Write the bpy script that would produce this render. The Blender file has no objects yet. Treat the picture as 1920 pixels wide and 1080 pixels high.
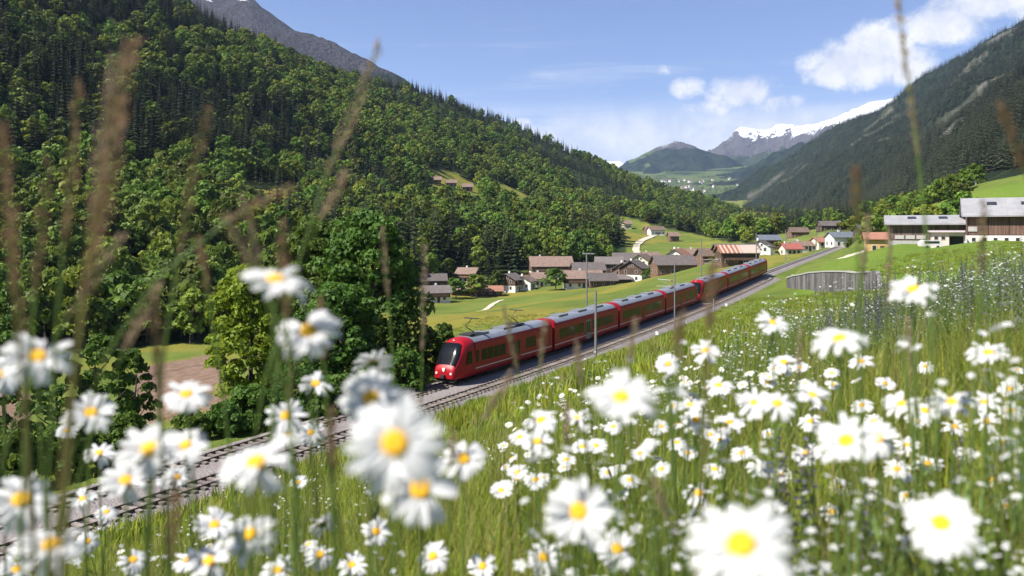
import bpy, bmesh, math, random
import numpy as np
from mathutils import Vector, Matrix, Quaternion

random.seed(7)
rng = np.random.default_rng(7)
scene = bpy.context.scene
COL = scene.collection

# ------------------------------------------------------------------ camera
F = 1493.33            # focal length in photo pixels (28 mm on 36 mm, 1920 px wide)
CX, HY = 960.0, 433.0  # principal column and horizon row of the photograph
CAMZ = 13.0            # camera height above rail level
cd = bpy.data.cameras.new('camera')
cam = bpy.data.objects.new('camera', cd)
COL.objects.link(cam)
cam.location = (0, 0, CAMZ)
cam.rotation_euler = (math.radians(90), 0, 0)
cd.lens = 28.0
cd.sensor_width = 36.0
cd.shift_y = -(540 - HY) / 1920.0
cd.clip_start = 0.02
cd.clip_end = 60000
cd.dof.use_dof = True
cd.dof.focus_distance = 60.0
cd.dof.aperture_fstop = 4.6
scene.camera = cam

# ------------------------------------------------------------------ light
SUN_AZ = math.atan2(-0.89, -0.45)      # horizontal direction TOWARDS the sun, from +Y clockwise = atan2(x, y)
SUN_EL = math.radians(50)
sdir = Vector((math.sin(SUN_AZ) * math.cos(SUN_EL), math.cos(SUN_AZ) * math.cos(SUN_EL), math.sin(SUN_EL)))
sd = bpy.data.lights.new('sun', 'SUN')
sun = bpy.data.objects.new('sun', sd)
COL.objects.link(sun)
sd.energy = 5.0
sd.angle = math.radians(0.53)
sd.color = (1.0, 0.95, 0.86)
sun.rotation_euler = sdir.to_track_quat('Z', 'Y').to_euler()
sun.location = (-60, -20, 90)

world = bpy.data.worlds.new('World')
scene.world = world
world.use_nodes = True
world.cycles.sampling_method = 'MANUAL'
world.cycles.sample_map_resolution = 256


class NT:
    """small helper around a node tree"""
    def __init__(self, tree):
        self.t = tree
        tree.nodes.clear()

    def n(self, typ, **kw):
        nd = self.t.nodes.new(typ)
        for k, v in kw.items():
            setattr(nd, k, v)
        return nd

    def l(self, a, b):
        self.t.links.new(a, b)

    def val(self, sock, v):
        if isinstance(v, bpy.types.NodeSocket):
            self.l(v, sock)
        else:
            sock.default_value = v

    def math(self, op, a, b=None, c=None, clamp=False):
        nd = self.n('ShaderNodeMath', operation=op)
        nd.use_clamp = clamp
        self.val(nd.inputs[0], a)
        if b is not None:
            self.val(nd.inputs[1], b)
        if c is not None:
            self.val(nd.inputs[2], c)
        return nd.outputs[0]

    def sstep(self, v, lo, hi, a=0.0, b=1.0):
        nd = self.n('ShaderNodeMapRange', interpolation_type='SMOOTHSTEP')
        self.val(nd.inputs['Value'], v)
        nd.inputs['From Min'].default_value = lo
        nd.inputs['From Max'].default_value = hi
        nd.inputs['To Min'].default_value = a
        nd.inputs['To Max'].default_value = b
        return nd.outputs['Result']

    def mix(self, fac, a, b, blend='MIX'):
        nd = self.n('ShaderNodeMix', data_type='RGBA', blend_type=blend)
        self.val(nd.inputs[0], fac)
        for s, v in ((nd.inputs[6], a), (nd.inputs[7], b)):
            if isinstance(v, bpy.types.NodeSocket):
                self.l(v, s)
            else:
                s.default_value = (v[0], v[1], v[2], 1)
        return nd.outputs[2]

    def noise(self, vec, scale, detail=3, rough=0.55, dist=0.0, dim='3D', out='Fac'):
        nd = self.n('ShaderNodeTexNoise', noise_dimensions=dim)
        if vec is not None:
            self.l(vec, nd.inputs['Vector'])
        nd.inputs['Scale'].default_value = scale
        nd.inputs['Detail'].default_value = detail
        nd.inputs['Roughness'].default_value = rough
        nd.inputs['Distortion'].default_value = dist
        return nd.outputs[out]


# sky: Nishita + cumulus and a thin white veil low over the valley
w = NT(world.node_tree)
sky = w.n('ShaderNodeTexSky', sky_type='NISHITA')
sky.sun_disc = False
sky.sun_elevation = SUN_EL
sky.sun_rotation = SUN_AZ
sky.altitude = 900
sky.air_density = 1.0
sky.dust_density = 0.35
sky.ozone_density = 2.2
bg_sky = w.n('ShaderNodeBackground')
w.l(w.mix(1.0, sky.outputs[0], (1.06, 1.0, 1.16), 'MULTIPLY'), bg_sky.inputs[0])
bg_sky.inputs[1].default_value = 0.068
tc = w.n('ShaderNodeTexCoord')
sep = w.n('ShaderNodeSeparateXYZ')
w.l(tc.outputs['Generated'], sep.inputs[0])
az = w.math('ARCTAN2', sep.outputs[0], sep.outputs[1])
el = w.math('ARCSINE', sep.outputs[2])
comb = w.n('ShaderNodeCombineXYZ')
w.l(az, comb.inputs[0]); w.l(el, comb.inputs[1])
aev = comb.outputs[0]
n_big = w.noise(aev, 14.0, 7, 0.62, 0.25)
n_fine = w.noise(aev, 46.0, 5, 0.65, 0.4)


def px_az_el(px, py):
    a = math.atan((px - CX) / F)
    e = math.atan((HY - py) / F * math.cos(a))
    return a, e


blob = None
for (px, py, rx, ry, amp) in [(1590, 118, 78, 46, 1.0), (1640, 85, 70, 42, 0.95), (1560, 140, 55, 30, .8), (1690, 120, 60, 40, .8),
                              (1770, 40, 80, 38, 1.0), (1850, 5, 110, 34, 1.0), (2050, -40, 190, 60, 1.0), (1990, 60, 60, 30, .6),
                              (1395, 172, 66, 34, .95), (1450, 195, 70, 26, .75), (1290, 165, 40, 24, .72), (1240, 132, 26, 14, .62),
                              (985, 228, 32, 12, .75), (2400, 60, 160, 60, .9), (2700, -150, 220, 90, .9), (1330, 205, 80, 22, .6),
                              (-700, -200, 240, 80, .85), (-1600, 0, 260, 90, .85), (400, -700, 260, 90, .8), (1500, -900, 280, 110, .85)]:
    a, e = px_az_el(px, py)
    dx = w.math('DIVIDE', w.math('SUBTRACT', az, a), rx / F)
    dy = w.math('DIVIDE', w.math('SUBTRACT', el, e), ry / F)
    r2 = w.math('ADD', w.math('MULTIPLY', dx, dx), w.math('MULTIPLY', dy, dy))
    g = w.math('MULTIPLY', w.math('EXPONENT', w.math('MULTIPLY', r2, -0.75)), amp)
    blob = g if blob is None else w.math('MAXIMUM', blob, g)
dens = w.math('ADD', blob, w.math('MULTIPLY', w.math('SUBTRACT', n_big, 0.5), 1.15))
dens = w.math('ADD', dens, w.math('MULTIPLY', w.math('SUBTRACT', n_fine, 0.5), 0.45))
dens = w.math('MULTIPLY', dens, w.sstep(blob, 0.12, 0.42))
cum = w.sstep(dens, 0.36, 0.80)
# veil: streaky, all round the horizon, thinning upwards
mp = w.n('ShaderNodeMapping'); mp.inputs['Scale'].default_value = (2.2, 26.0, 1)
w.l(aev, mp.inputs[0])
n_str = w.noise(mp.outputs[0], 1.6, 5, 0.6, 0.6)
veil_h = w.sstep(el, 0.115, 0.172, 1.0, 0.0)
veil = w.math('MULTIPLY', veil_h, w.sstep(w.math('ADD', n_str, w.sstep(el, 0.10, 0.17, 0.36, 0.06)), 0.38, 0.66))
veil = w.math('MULTIPLY', veil, 0.92)
cirr = w.math('MULTIPLY', w.math('MULTIPLY', w.sstep(el, 0.11, 0.16), w.sstep(el, 0.16, 0.30, 1.0, 0.0)), w.sstep(n_str, 0.52, 0.74, 0.0, 0.35))
alpha = w.math('MAXIMUM', w.math('MAXIMUM', cum, veil), cirr, clamp=True)
shade = w.sstep(w.math('ADD', w.math('MULTIPLY', n_big, 0.6), w.math('MULTIPLY', n_fine, 0.4)), 0.36, 0.62)
ccol = w.mix(shade, (0.70, 0.73, 0.82), (1.0, 0.985, 0.97))
bg_c = w.n('ShaderNodeBackground')
w.l(ccol, bg_c.inputs[0])
bg_c.inputs[1].default_value = 0.62
mx = w.n('ShaderNodeMixShader')
w.l(alpha, mx.inputs[0]); w.l(bg_sky.outputs[0], mx.inputs[1]); w.l(bg_c.outputs[0], mx.inputs[2])
wo = w.n('ShaderNodeOutputWorld')
w.l(mx.outputs[0], wo.inputs[0])

scene.view_settings.view_transform = 'Standard'
scene.view_settings.look = 'None'
scene.view_settings.exposure = 0.98
scene.view_settings.gamma = 1.0
scene.render.engine = 'CYCLES'
scene.cycles.max_bounces = 6
scene.cycles.diffuse_bounces = 2
scene.cycles.glossy_bounces = 2
scene.cycles.transmission_bounces = 3
scene.cycles.transparent_max_bounces = 6
scene.cycles.volume_bounces = 0
scene.cycles.use_denoising = True
scene.cycles.caustics_reflective = False
scene.cycles.caustics_refractive = False


# ------------------------------------------------------------------ helpers
def W(px, py, d):
    """a photo pixel at depth d (metres along +Y) -> world point"""
    return ((px - CX) / F * d, d, CAMZ - (py - HY) / F * d)


def project(x, y, z):
    return CX + x / y * F, HY + (CAMZ - z) / y * F


def mesh_np(name, verts, faces, smooth=False):
    """faces: (n,k) int array of equal-sized polygons"""
    verts = np.asarray(verts, dtype=np.float32)
    faces = np.asarray(faces, dtype=np.int32)
    m = bpy.data.meshes.new(name)
    nf, k = faces.shape
    m.vertices.add(len(verts)); m.vertices.foreach_set('co', verts.ravel())
    m.loops.add(nf * k); m.loops.foreach_set('vertex_index', faces.ravel())
    m.polygons.add(nf)
    m.polygons.foreach_set('loop_start', np.arange(0, nf * k, k, dtype=np.int32))
    if smooth:
        m.polygons.foreach_set('use_smooth', np.ones(nf, dtype=bool))
    m.update(calc_edges=True)
    return m


class MB:
    """collects simple shapes into one mesh"""
    def __init__(self):
        self.v, self.f = [], []

    def add(self, vs, fs):
        b = len(self.v)
        self.v += [tuple(p) for p in vs]
        self.f += [tuple(i + b for i in q) for q in fs]
        return self

    def box(self, x0, x1, y0, y1, z0, z1):
        vs = [(x, y, z) for z in (z0, z1) for y in (y0, y1) for x in (x0, x1)]
        return self.add(vs, [(0, 2, 3, 1), (4, 5, 7, 6), (0, 1, 5, 4), (2, 6, 7, 3), (0, 4, 6, 2), (1, 3, 7, 5)])

    def tube(self, pts, rad, seg=8, cap=True):
        pts = [Vector(p) for p in pts]
        if not hasattr(rad, '__len__'):
            rad = [rad] * len(pts)
        vs, fs = [], []
        for i, p in enumerate(pts):
            t = (pts[min(i + 1, len(pts) - 1)] - pts[max(i - 1, 0)])
            t = t.normalized() if t.length > 1e-9 else Vector((0, 0, 1))
            a = t.orthogonal().normalized() if abs(t.z) < 0.999 else Vector((1, 0, 0))
            ref = Vector((0, 0, 1)) if abs(t.z) < 0.9 else Vector((1, 0, 0))
            a = t.cross(ref).normalized(); b = a.cross(t)
            for k in range(seg):
                an = 2 * math.pi * k / seg
                vs.append(p + (a * math.cos(an) + b * math.sin(an)) * rad[i])
        for i in range(len(pts) - 1):
            for k in range(seg):
                k2 = (k + 1) % seg
                fs.append((i * seg + k, i * seg + k2, (i + 1) * seg + k2, (i + 1) * seg + k))
        if cap:
            fs.append(tuple(range(seg - 1, -1, -1)))
            fs.append(tuple((len(pts) - 1) * seg + k for k in range(seg)))
        return self.add(vs, fs)

    def disc(self, c, axis, r, th, seg=16):
        c = Vector(c); ax = Vector(axis).normalized()
        return self.tube([c - ax * th / 2, c + ax * th / 2], r, seg)

    def prism(self, poly, axis, t0, t1):
        """poly: 2-D points in the plane across `axis` ('x': (y,z), 'y': (x,z), 'z': (x,y))"""
        def mk(p, t):
            return {'x': (t, p[0], p[1]), 'y': (p[0], t, p[1]), 'z': (p[0], p[1], t)}[axis]
        n = len(poly)
        vs = [mk(p, t0) for p in poly] + [mk(p, t1) for p in poly]
        fs = [tuple(range(n)), tuple(range(2 * n - 1, n - 1, -1))]
        fs += [(i, i + n, (i + 1) % n + n, (i + 1) % n) for i in range(n)]
        return self.add(vs, fs)

    def mesh(self, name, mat=None, smooth=False):
        m = bpy.data.meshes.new(name)
        m.from_pydata(self.v, [], self.f)
        bm = bmesh.new(); bm.from_mesh(m)
        bmesh.ops.recalc_face_normals(bm, faces=bm.faces)
        bm.to_mesh(m); bm.free()
        if smooth:
            m.polygons.foreach_set('use_smooth', np.ones(len(m.polygons), dtype=bool))
            try:
                m.set_sharp_from_angle(angle=math.radians(40))
            except Exception:
                pass
        if mat:
            m.materials.append(mat)
        return m

    def obj(self, name, mat, parent=None, smooth=False):
        return link(name, self.mesh(name, mat, smooth), parent)


def link(name, data, parent=None, loc=None, rot=None, scale=None):
    o = bpy.data.objects.new(name, data)
    COL.objects.link(o)
    if parent is not None:
        o.parent = parent
    if loc is not None:
        o.location = loc
    if rot is not None:
        o.rotation_euler = rot
    if scale is not None:
        o.scale = scale
    return o


def tag(o, label=None, cat=None, group=None, kind=None):
    if label: o['label'] = label
    if cat: o['category'] = cat
    if group: o['group'] = group
    if kind: o['kind'] = kind
    return o


def thing(name, label, cat, loc=(0, 0, 0), rz=0.0, group=None):
    o = link(name, None, None, loc, (0, 0, rz))
    o.empty_display_size = 0.2
    return tag(o, label, cat, group)


def copy_tree(root, label=None):
    r = root.copy(); COL.objects.link(r)
    for ch in root.children:
        c = ch.copy(); COL.objects.link(c); c.parent = r
        for g in ch.children:
            d = g.copy(); COL.objects.link(d); d.parent = c
    if label: r['label'] = label
    return r


MATS = {}


def pmat(name, col, rough=0.7, metal=0.0, var=0.12, scale=3.0, bump=0.0, bscale=20.0, spec=None, coord='Object', trans=0.0, objvar=0.0):
    """plain procedural material: base colour broken up by two noises, optional bump"""
    if name in MATS:
        return MATS[name]
    m = bpy.data.materials.new(name); m.use_nodes = True
    t = NT(m.node_tree)
    out = t.n('ShaderNodeOutputMaterial')
    p = t.n('ShaderNodeBsdfPrincipled')
    tc = t.n('ShaderNodeTexCoord')
    v = tc.outputs[coord]
    n1 = t.noise(v, scale, 4, 0.6)
    n2 = t.noise(v, scale * 7.3, 3, 0.6)
    f = t.math('ADD', t.math('MULTIPLY', n1, 0.65), t.math('MULTIPLY', n2, 0.35))
    f = t.sstep(f, 0.3, 0.7)
    lo = tuple(c * (1 - var) for c in col); hi = tuple(min(1, c * (1 + var)) for c in col)
    c = t.mix(f, lo, hi)
    if objvar:
        oi = t.n('ShaderNodeObjectInfo')
        hsv = t.n('ShaderNodeHueSaturation')
        t.l(c, hsv.inputs['Color'])
        t.l(t.math('MULTIPLY_ADD', oi.outputs['Random'], 2 * objvar, 1 - objvar), hsv.inputs['Value'])
        c = hsv.outputs[0]
    t.l(c, p.inputs['Base Color'])
    p.inputs['Roughness'].default_value = rough
    p.inputs['Metallic'].default_value = metal
    if spec is not None:
        p.inputs['Specular IOR Level'].default_value = spec
    if bump:
        b = t.n('ShaderNodeBump'); b.inputs['Strength'].default_value = bump; b.inputs['Distance'].default_value = 0.02
        t.l(t.noise(v, bscale, 4, 0.6), b.inputs['Height']); t.l(b.outputs[0], p.inputs['Normal'])
    sh = p.outputs[0]
    if trans:
        tr = t.n('ShaderNodeBsdfTranslucent'); t.l(c, tr.inputs[0])
        ms = t.n('ShaderNodeMixShader'); ms.inputs[0].default_value = trans
        t.l(sh, ms.inputs[1]); t.l(tr.outputs[0], ms.inputs[2]); sh = ms.outputs[0]
    t.l(sh, out.inputs[0])
    MATS[name] = m
    return m


def sm(x, a, b):
    t = np.clip((x - a) / (b - a), 0, 1)
    return t * t * (3 - 2 * t)


def vnoise(x, y, seed=0):
    """cheap tileless value noise, numpy"""
    xi = np.floor(x).astype(np.int64); yi = np.floor(y).astype(np.int64)
    fx = x - xi; fy = y - yi
    fx = fx * fx * (3 - 2 * fx); fy = fy * fy * (3 - 2 * fy)

    def h(a, b):
        n = (a * 374761393 + b * 668265263 + seed * 974711) & 0x7fffffff
        n = ((n ^ (n >> 13)) * 1274126177) & 0x7fffffff
        return ((n ^ (n >> 16)) & 0xffff) / 65535.0
    return (h(xi, yi) * (1 - fx) + h(xi + 1, yi) * fx) * (1 - fy) + (h(xi, yi + 1) * (1 - fx) + h(xi + 1, yi + 1) * fx) * fy


def fbm(x, y, o=4, seed=0, ridged=False):
    s = 0; a = 0.5; tot = 0
    for k in range(o):
        n = vnoise(x * 2 ** k + 17.3 * k, y * 2 ** k - 9.1 * k, seed + k)
        if ridged:
            n = 1 - np.abs(2 * n - 1)
        s = s + a * n; tot += a; a *= 0.5
    return s / tot


def in_poly(px, py, poly):
    px = np.asarray(px, float); py = np.asarray(py, float)
    ins = np.zeros(px.shape, bool)
    n = len(poly)
    for i in range(n):
        x0, y0 = poly[i]; x1, y1 = poly[(i + 1) % n]
        c = ((y0 > py) != (y1 > py)) & (px < (x1 - x0) * (py - y0) / ((y1 - y0) if y1 != y0 else 1e-9) + x0)
        ins ^= c
    return ins


class TPS:
    """thin-plate height field through scattered points (x, y, z)"""
    def __init__(self, pts, smooth=0.0):
        P = np.array(pts, float)
        self.S = 100.0
        self.p = P[:, :2] / self.S
        n = len(P)
        K = self._k(self.p[:, None, :] - self.p[None]) + np.eye(n) * smooth
        Q = np.hstack([np.ones((n, 1)), self.p])
        A = np.block([[K, Q], [Q.T, np.zeros((3, 3))]])
        self.w = np.linalg.solve(A, np.concatenate([P[:, 2], np.zeros(3)]))

    def _k(self, d):
        r2 = (d ** 2).sum(-1)
        return np.where(r2 > 1e-12, 0.5 * r2 * np.log(r2 + 1e-12), 0)

    def __call__(self, x, y):
        x = np.asarray(x, float); sh = x.shape
        q = np.stack([x.ravel(), np.asarray(y, float).ravel()], 1) / self.S
        out = np.empty(len(q))
        for i in range(0, len(q), 20000):
            b = q[i:i + 20000]
            out[i:i + 20000] = self._k(b[:, None, :] - self.p[None]) @ self.w[:-3] + self.w[-3] + b @ self.w[-2:]
        return out.reshape(sh)
# ------------------------------------------------------------------ terrain
TD = np.array([0.478, 0.8784]); TN = np.array([0.8784, -0.478]); TO = np.array([-5.1, 69.0])
TRACK_YAW = math.atan2(TD[1], TD[0])


def SU(x, y):
    x = np.asarray(x, float) - TO[0]; y = np.asarray(y, float) - TO[1]
    return x * TD[0] + y * TD[1], x * TN[0] + y * TN[1]


def XY(s, u):
    return TO[0] + TD[0] * s + TN[0] * u, TO[1] + TD[1] * s + TN[1] * u


def track_z(s):
    s = np.asarray(s, float)
    return np.interp(s, [-400, -60, 20, 50, 75, 100, 133, 175, 217, 300, 420], [-1.0, 0, 0, .35, .85, 1.7, 3.0, 4.15, 5.2, 7.4, 10.5])


cp = []
tab_u = [9, 16, 24, 31, 38, 46, 60]
for s, zs in {-160: (1.2, 3.5, 7, 10, 13, 16, 20), -120: (1.2, 3.6, 7, 10, 13, 15.6, 19), -90: (.8, 3.8, 7, 9.8, 12.7, 15, 18),
              -58: (.8, 3.9, 7.1, 9.85, 12.56, 14.2, 16.5), -52: (.8, 3.9, 7.1, 9.85, 12.42, 13.6, 15.4), -46: (.8, 3.9, 7.1, 9.7, 12.08, 13, 14.2),
              -35: (.8, 3.9, 7, 9.3, 11.2, 12, 12.7), -10: (.8, 3.8, 6.8, 8.3, 9.2, 9.5, 10), 20: (.8, 3.4, 5.6, 6.8, 7.7, 8.2, 9),
              50: (1.2, 3.0, 5.6, 7.0, 8.2, 8.8, 9.6), 76: (2.2, 3.9, 6.4, 7.8, 9.0, 9.7, 11), 113: (3.2, 4.5, 6.5, 8.5, 10.2, 11.2, 13),
              150: (4.9, 6.0, 7, 9, 11, 13, 17), 220: (7.3, 7.9, 8.6, 9.6, 11.5, 14, 20), 300: (9.6, 10, 10.6, 11.5, 13, 15, 20)}.items():
    for u, z in zip(tab_u, zs):
        if (s >= 300 and u > 24) or (s >= 220 and u > 38) or (s >= 113 and u > 46): continue
        cp.append((*XY(s, u), z))
for s, zs in {-100: (-2.5, -6, -10), -60: (-2.2, -5, -9), -20: (-1.6, -3.5, -7), 0: (-1.2, -2.2, -4), 40: (-1.0, -1.6, -3.2),
              100: (1.0, .4, -1.2), 150: (2.6, 2.0, .6), 220: (4.6, 4.2, 3.4), 300: (7, 6.6, 6)}.items():
    for u, z in zip((-6, -15, -30), zs):
        cp.append((*XY(s, u), z))
for px, py, d in [
        # meadow and village flat
        (950, 547, 330), (1080, 538, 330), (1200, 526, 330), (1290, 512, 300), (1380, 490, 270), (830, 572, 280), (770, 585, 250),
        (900, 600, 130), (960, 572, 190), (1100, 560, 210), (1000, 555, 270), (1200, 535, 260),
        (350, 700, 130), (350, 648, 165), (200, 790, 90), (100, 770, 105), (20, 745, 115), (-200, 760, 110), (600, 640, 150), (700, 615, 190),
        (-500, 700, 120),
        # foot of the wooded hill
        (0, 640, 170), (180, 630, 180), (-300, 600, 170), (500, 590, 215), (850, 528, 350), (1050, 508, 390), (1170, 498, 430), (750, 545, 300),
        (-700, 560, 170),
        # open spur with the farm track, right of the wood
        (1230, 442, 640), (1180, 410, 760), (1300, 468, 520), (1190, 480, 470), (1260, 482, 450), (1120, 400, 820),
        # the hill side
        (100, 420, 285), (250, 350, 360), (100, 200, 410), (100, 80, 500), (400, 320, 430), (400, 150, 600), (650, 250, 660), (650, 360, 540),
        (850, 355, 650), (800, 450, 400), (950, 460, 440), (950, 360, 760), (1080, 420, 700), (1000, 285, 1200), (870, 215, 1080), (-300, 250, 300),
        (-300, 0, 400), (550, 470, 290), (200, 500, 240), (960, 395, 600), (760, 270, 800),
        # its crest
        (1220, 386, 2300), (1150, 355, 1900), (1090, 322, 1650), (960, 238, 1400), (830, 194, 1180), (720, 166, 1040), (600, 142, 930),
        (450, 75, 840), (300, 8, 780), (0, -130, 700), (-400, -320, 640),
        # valley floor beyond
        (1300, 428, 900), (1400, 446, 760), (1350, 405, 1800), (1450, 404, 1500), (1500, 432, 700), (1420, 425, 1100), (1480, 455, 420),
        (1550, 425, 900), (1260, 386, 3000), (1330, 380, 3200), (1420, 388, 2600),
        # right-hand shoulder above the barns
        (1600, 456, 300), (1560, 470, 250), (1680, 462, 165), (1740, 462, 166), (1800, 460, 156), (1880, 458, 150), (1700, 476, 140), (1960, 455, 140), (1650, 430, 330), (1700, 405, 290), (1800, 362, 300), (1900, 345, 300), (2050, 315, 300),
        (1700, 395, 420), (1620, 410, 600), (2100, 380, 190), (2300, 330, 150), (1900, 335, 420), (1900, 352, 700), (1750, 384, 700), (2150, 330, 800), (1900, 365, 1200), (1700, 405, 1200), (2100, 360, 1400)]:
    cp.append(W(px, py, d))
# behind the crest
for px, py, d in [(960, 238, 1400), (720, 166, 1040), (450, 85, 840), (0, -110, 700), (1150, 355, 1900), (-400, -300, 640)]:
    x, y, z = W(px, py, d)
    cp.append((x * 1.25 - 120, y * 1.25, z + 8)); cp.append((x * 1.6 - 300, y * 1.6, z - 60))
cp += [(40, -80, 24), (-60, -80, 2), (120, -40, 26), (220, 40, 24), (-160, -60, -8), (260, 160, 32)]
_tps = TPS(cp, 0.0)

# retaining wall line at the underpass (ground in front of it is cut lower)
WA = np.array(W(1478, 520, 152)[:2]); WB = np.array(W(1632, 545, 112)[:2]); WC = np.array([44.6, 92.0])


def wall_cut(x, y):
    d = WB - WA; L = np.hypot(*d); d = d / L; nrm = np.array([d[1], -d[0]])
    rx, ry = np.asarray(x, float) - WA[0], np.asarray(y, float) - WA[1]
    t = rx * d[0] + ry * d[1]; q = rx * nrm[0] + ry * nrm[1]     # q<0 : towards the track?
    if np.dot(np.array([0., 100.]) - WA, nrm) < 0:
        q = -q
    H = np.interp(t, [-6, 0, L, L + 14, L + 30], [0, 1.3, 3.3, 1.4, 0])
    return np.where(q > -0.65, H * (1 - sm(q, 3, 15)), 0)


def near_detail(x, y):
    r = np.hypot(x, y)
    return (fbm(x * .35, y * .35, 3, 5) - .5) * 0.25 * sm(r, 3, 14) + (fbm(x * .06, y * .06, 3, 9) - .5) * 1.2 * sm(r, 30, 90) \
        + (fbm(x * .008, y * .008, 4, 3) - .5) * 26 * sm(r, 300, 900)


def gz(x, y):
    """height of the ground at x, y"""
    x = np.asarray(x, float); y = np.asarray(y, float)
    s, u = SU(x, y)
    z = _tps(x, y) + near_detail(x, y) - wall_cut(x, y)
    tz = track_z(s) - 0.55
    wgt = sm(u, -9, -4.4) * (1 - sm(u, 6.3, 9.5)) * (1 - sm(s, 380, 460)) * sm(s, -260, -200)
    return z * (1 - wgt) + tz * wgt


def g1(x, y):
    return float(gz(np.array([x]), np.array([y]))[0])


def ray_ground(px, py, dmin=1.0, dmax=1500.0):
    """first hit of the photo ray with the ground (depth)"""
    ds = np.geomspace(dmin, dmax, 900)
    x = (px - CX) / F * ds; z = CAMZ - (py - HY) / F * ds
    below = z < gz(x, ds)
    i = int(np.argmax(below)) if below.any() else len(ds) - 1
    return float(ds[i])


def polar_sheet(name, fn, r0, r1, nr, angs):
    rs = np.geomspace(r0, r1, nr)
    A, R = np.meshgrid(angs, rs)
    X = np.sin(A) * R; Y = np.cos(A) * R
    Z = fn(X, Y)
    na = len(angs)
    idx = np.arange(nr * na).reshape(nr, na)
    f = np.stack([idx[:-1, :-1], idx[:-1, 1:], idx[1:, 1:], idx[1:, :-1]], -1).reshape(-1, 4)
    return mesh_np(name, np.stack([X, Y, Z], -1).reshape(-1, 3), f[:, ::-1], True), X, Y, Z


def vattr(mesh, name, arr):
    a = mesh.attributes.new(name, 'FLOAT', 'POINT')
    a.data.foreach_set('value', np.asarray(arr, np.float32).ravel())


# woodland map, given as outlines on the photograph of where the trees stand
CLEARINGS = [
    [(800, 330), (840, 316), (895, 350), (912, 380), (870, 398), (812, 384)],
    [(915, 340), (945, 345), (1015, 380), (992, 402), (935, 384)],
    [(425, 345), (470, 338), (560, 350), (585, 385), (520, 415), (440, 392)],
    [(1120, 398), (1180, 408), (1235, 425), (1330, 445), (1335, 500), (1230, 500), (1185, 486), (1170, 455)],
    [(735, 195), (790, 205), (785, 213), (735, 205)],
    [(380, 98), (470, 100), (470, 112), (390, 108)],
]
WOOD = [(-900, -700), (-400, -520), (450, -60), (720, 100), (960, 205), (1090, 275), (1220, 325), (1320, 372), (1400, 412), (1470, 440),
        (1400, 462), (1330, 448), (1235, 428), (1180, 412), (1175, 455), (1175, 488), (1050, 497), (930, 516), (850, 522), (800, 535), (720, 560), (560, 600),
        (400, 640), (310, 640), (200, 655), (0, 665), (-900, 720)]
CONIF = [[(-900, -700), (-400, -520), (450, -60), (720, 100), (960, 215), (1090, 305), (1220, 380), (1240, 392), (1100, 352), (1040, 318), (930, 250),
          (760, 190), (640, 150), (500, 92), (300, 62), (0, 44), (-900, 0)],
         [(215, 190), (330, 150), (480, 165), (560, 215), (540, 300), (470, 330), (330, 300), (260, 330), (215, 290)],
         [(60, 120), (170, 100), (200, 190), (140, 240), (60, 220)], [(1090, 330), (1230, 388), (1180, 396), (1060, 372)],
         [(880, 500), (935, 470), (960, 512), (900, 522)]]


def wood_masks(x, y, z):
    yy = np.where(y > 20, y, 1e6)
    px = CX + x / yy * F; py = HY + (CAMZ - z) / yy * F
    jx = px + (fbm(x * .03, y * .03, 3, 31) - .5) * 40; jy = py + (fbm(x * .03, y * .03, 3, 37) - .5) * 24
    wood = in_poly(px, jy, WOOD) & (y > 130)
    for c in CLEARINGS:
        wood &= ~in_poly(px, py, c)
    con = np.zeros(px.shape, bool)
    for c in CONIF:
        con |= in_poly(jx, jy, c)
    return wood, con, px, py


# --- ground sheet
angs = np.concatenate([np.radians(np.linspace(-178, -52, 64)), np.radians(np.linspace(-50, 50, 430)), np.radians(np.linspace(52, 182, 66))])
gm, GX, GY, GZ = polar_sheet('ground', gz, 0.25, 3400, 480, angs)
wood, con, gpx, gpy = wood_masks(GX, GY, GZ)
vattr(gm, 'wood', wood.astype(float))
sS, uU = SU(GX, GY)
soil = in_poly(gpx, gpy, [(255, 690), (300, 680), (420, 662), (440, 720), (420, 775), (250, 800)]) | in_poly(gpx, gpy, [(-400, 735), (0, 720), (60, 740), (40, 840), (-400, 880)])
vattr(gm, 'soil', (soil & (GY > 60)).astype(float))
buf = sm(fbm(GX * .03, GY * .05, 4, 77), .42, .62) * ((uU < -4) & (GY > 60) & (sS > -40)).astype(float)
vattr(gm, 'gold', buf)
vattr(gm, 'lush', ((uU > 14) & (sS > 10) & (sS < 260)).astype(float))


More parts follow.
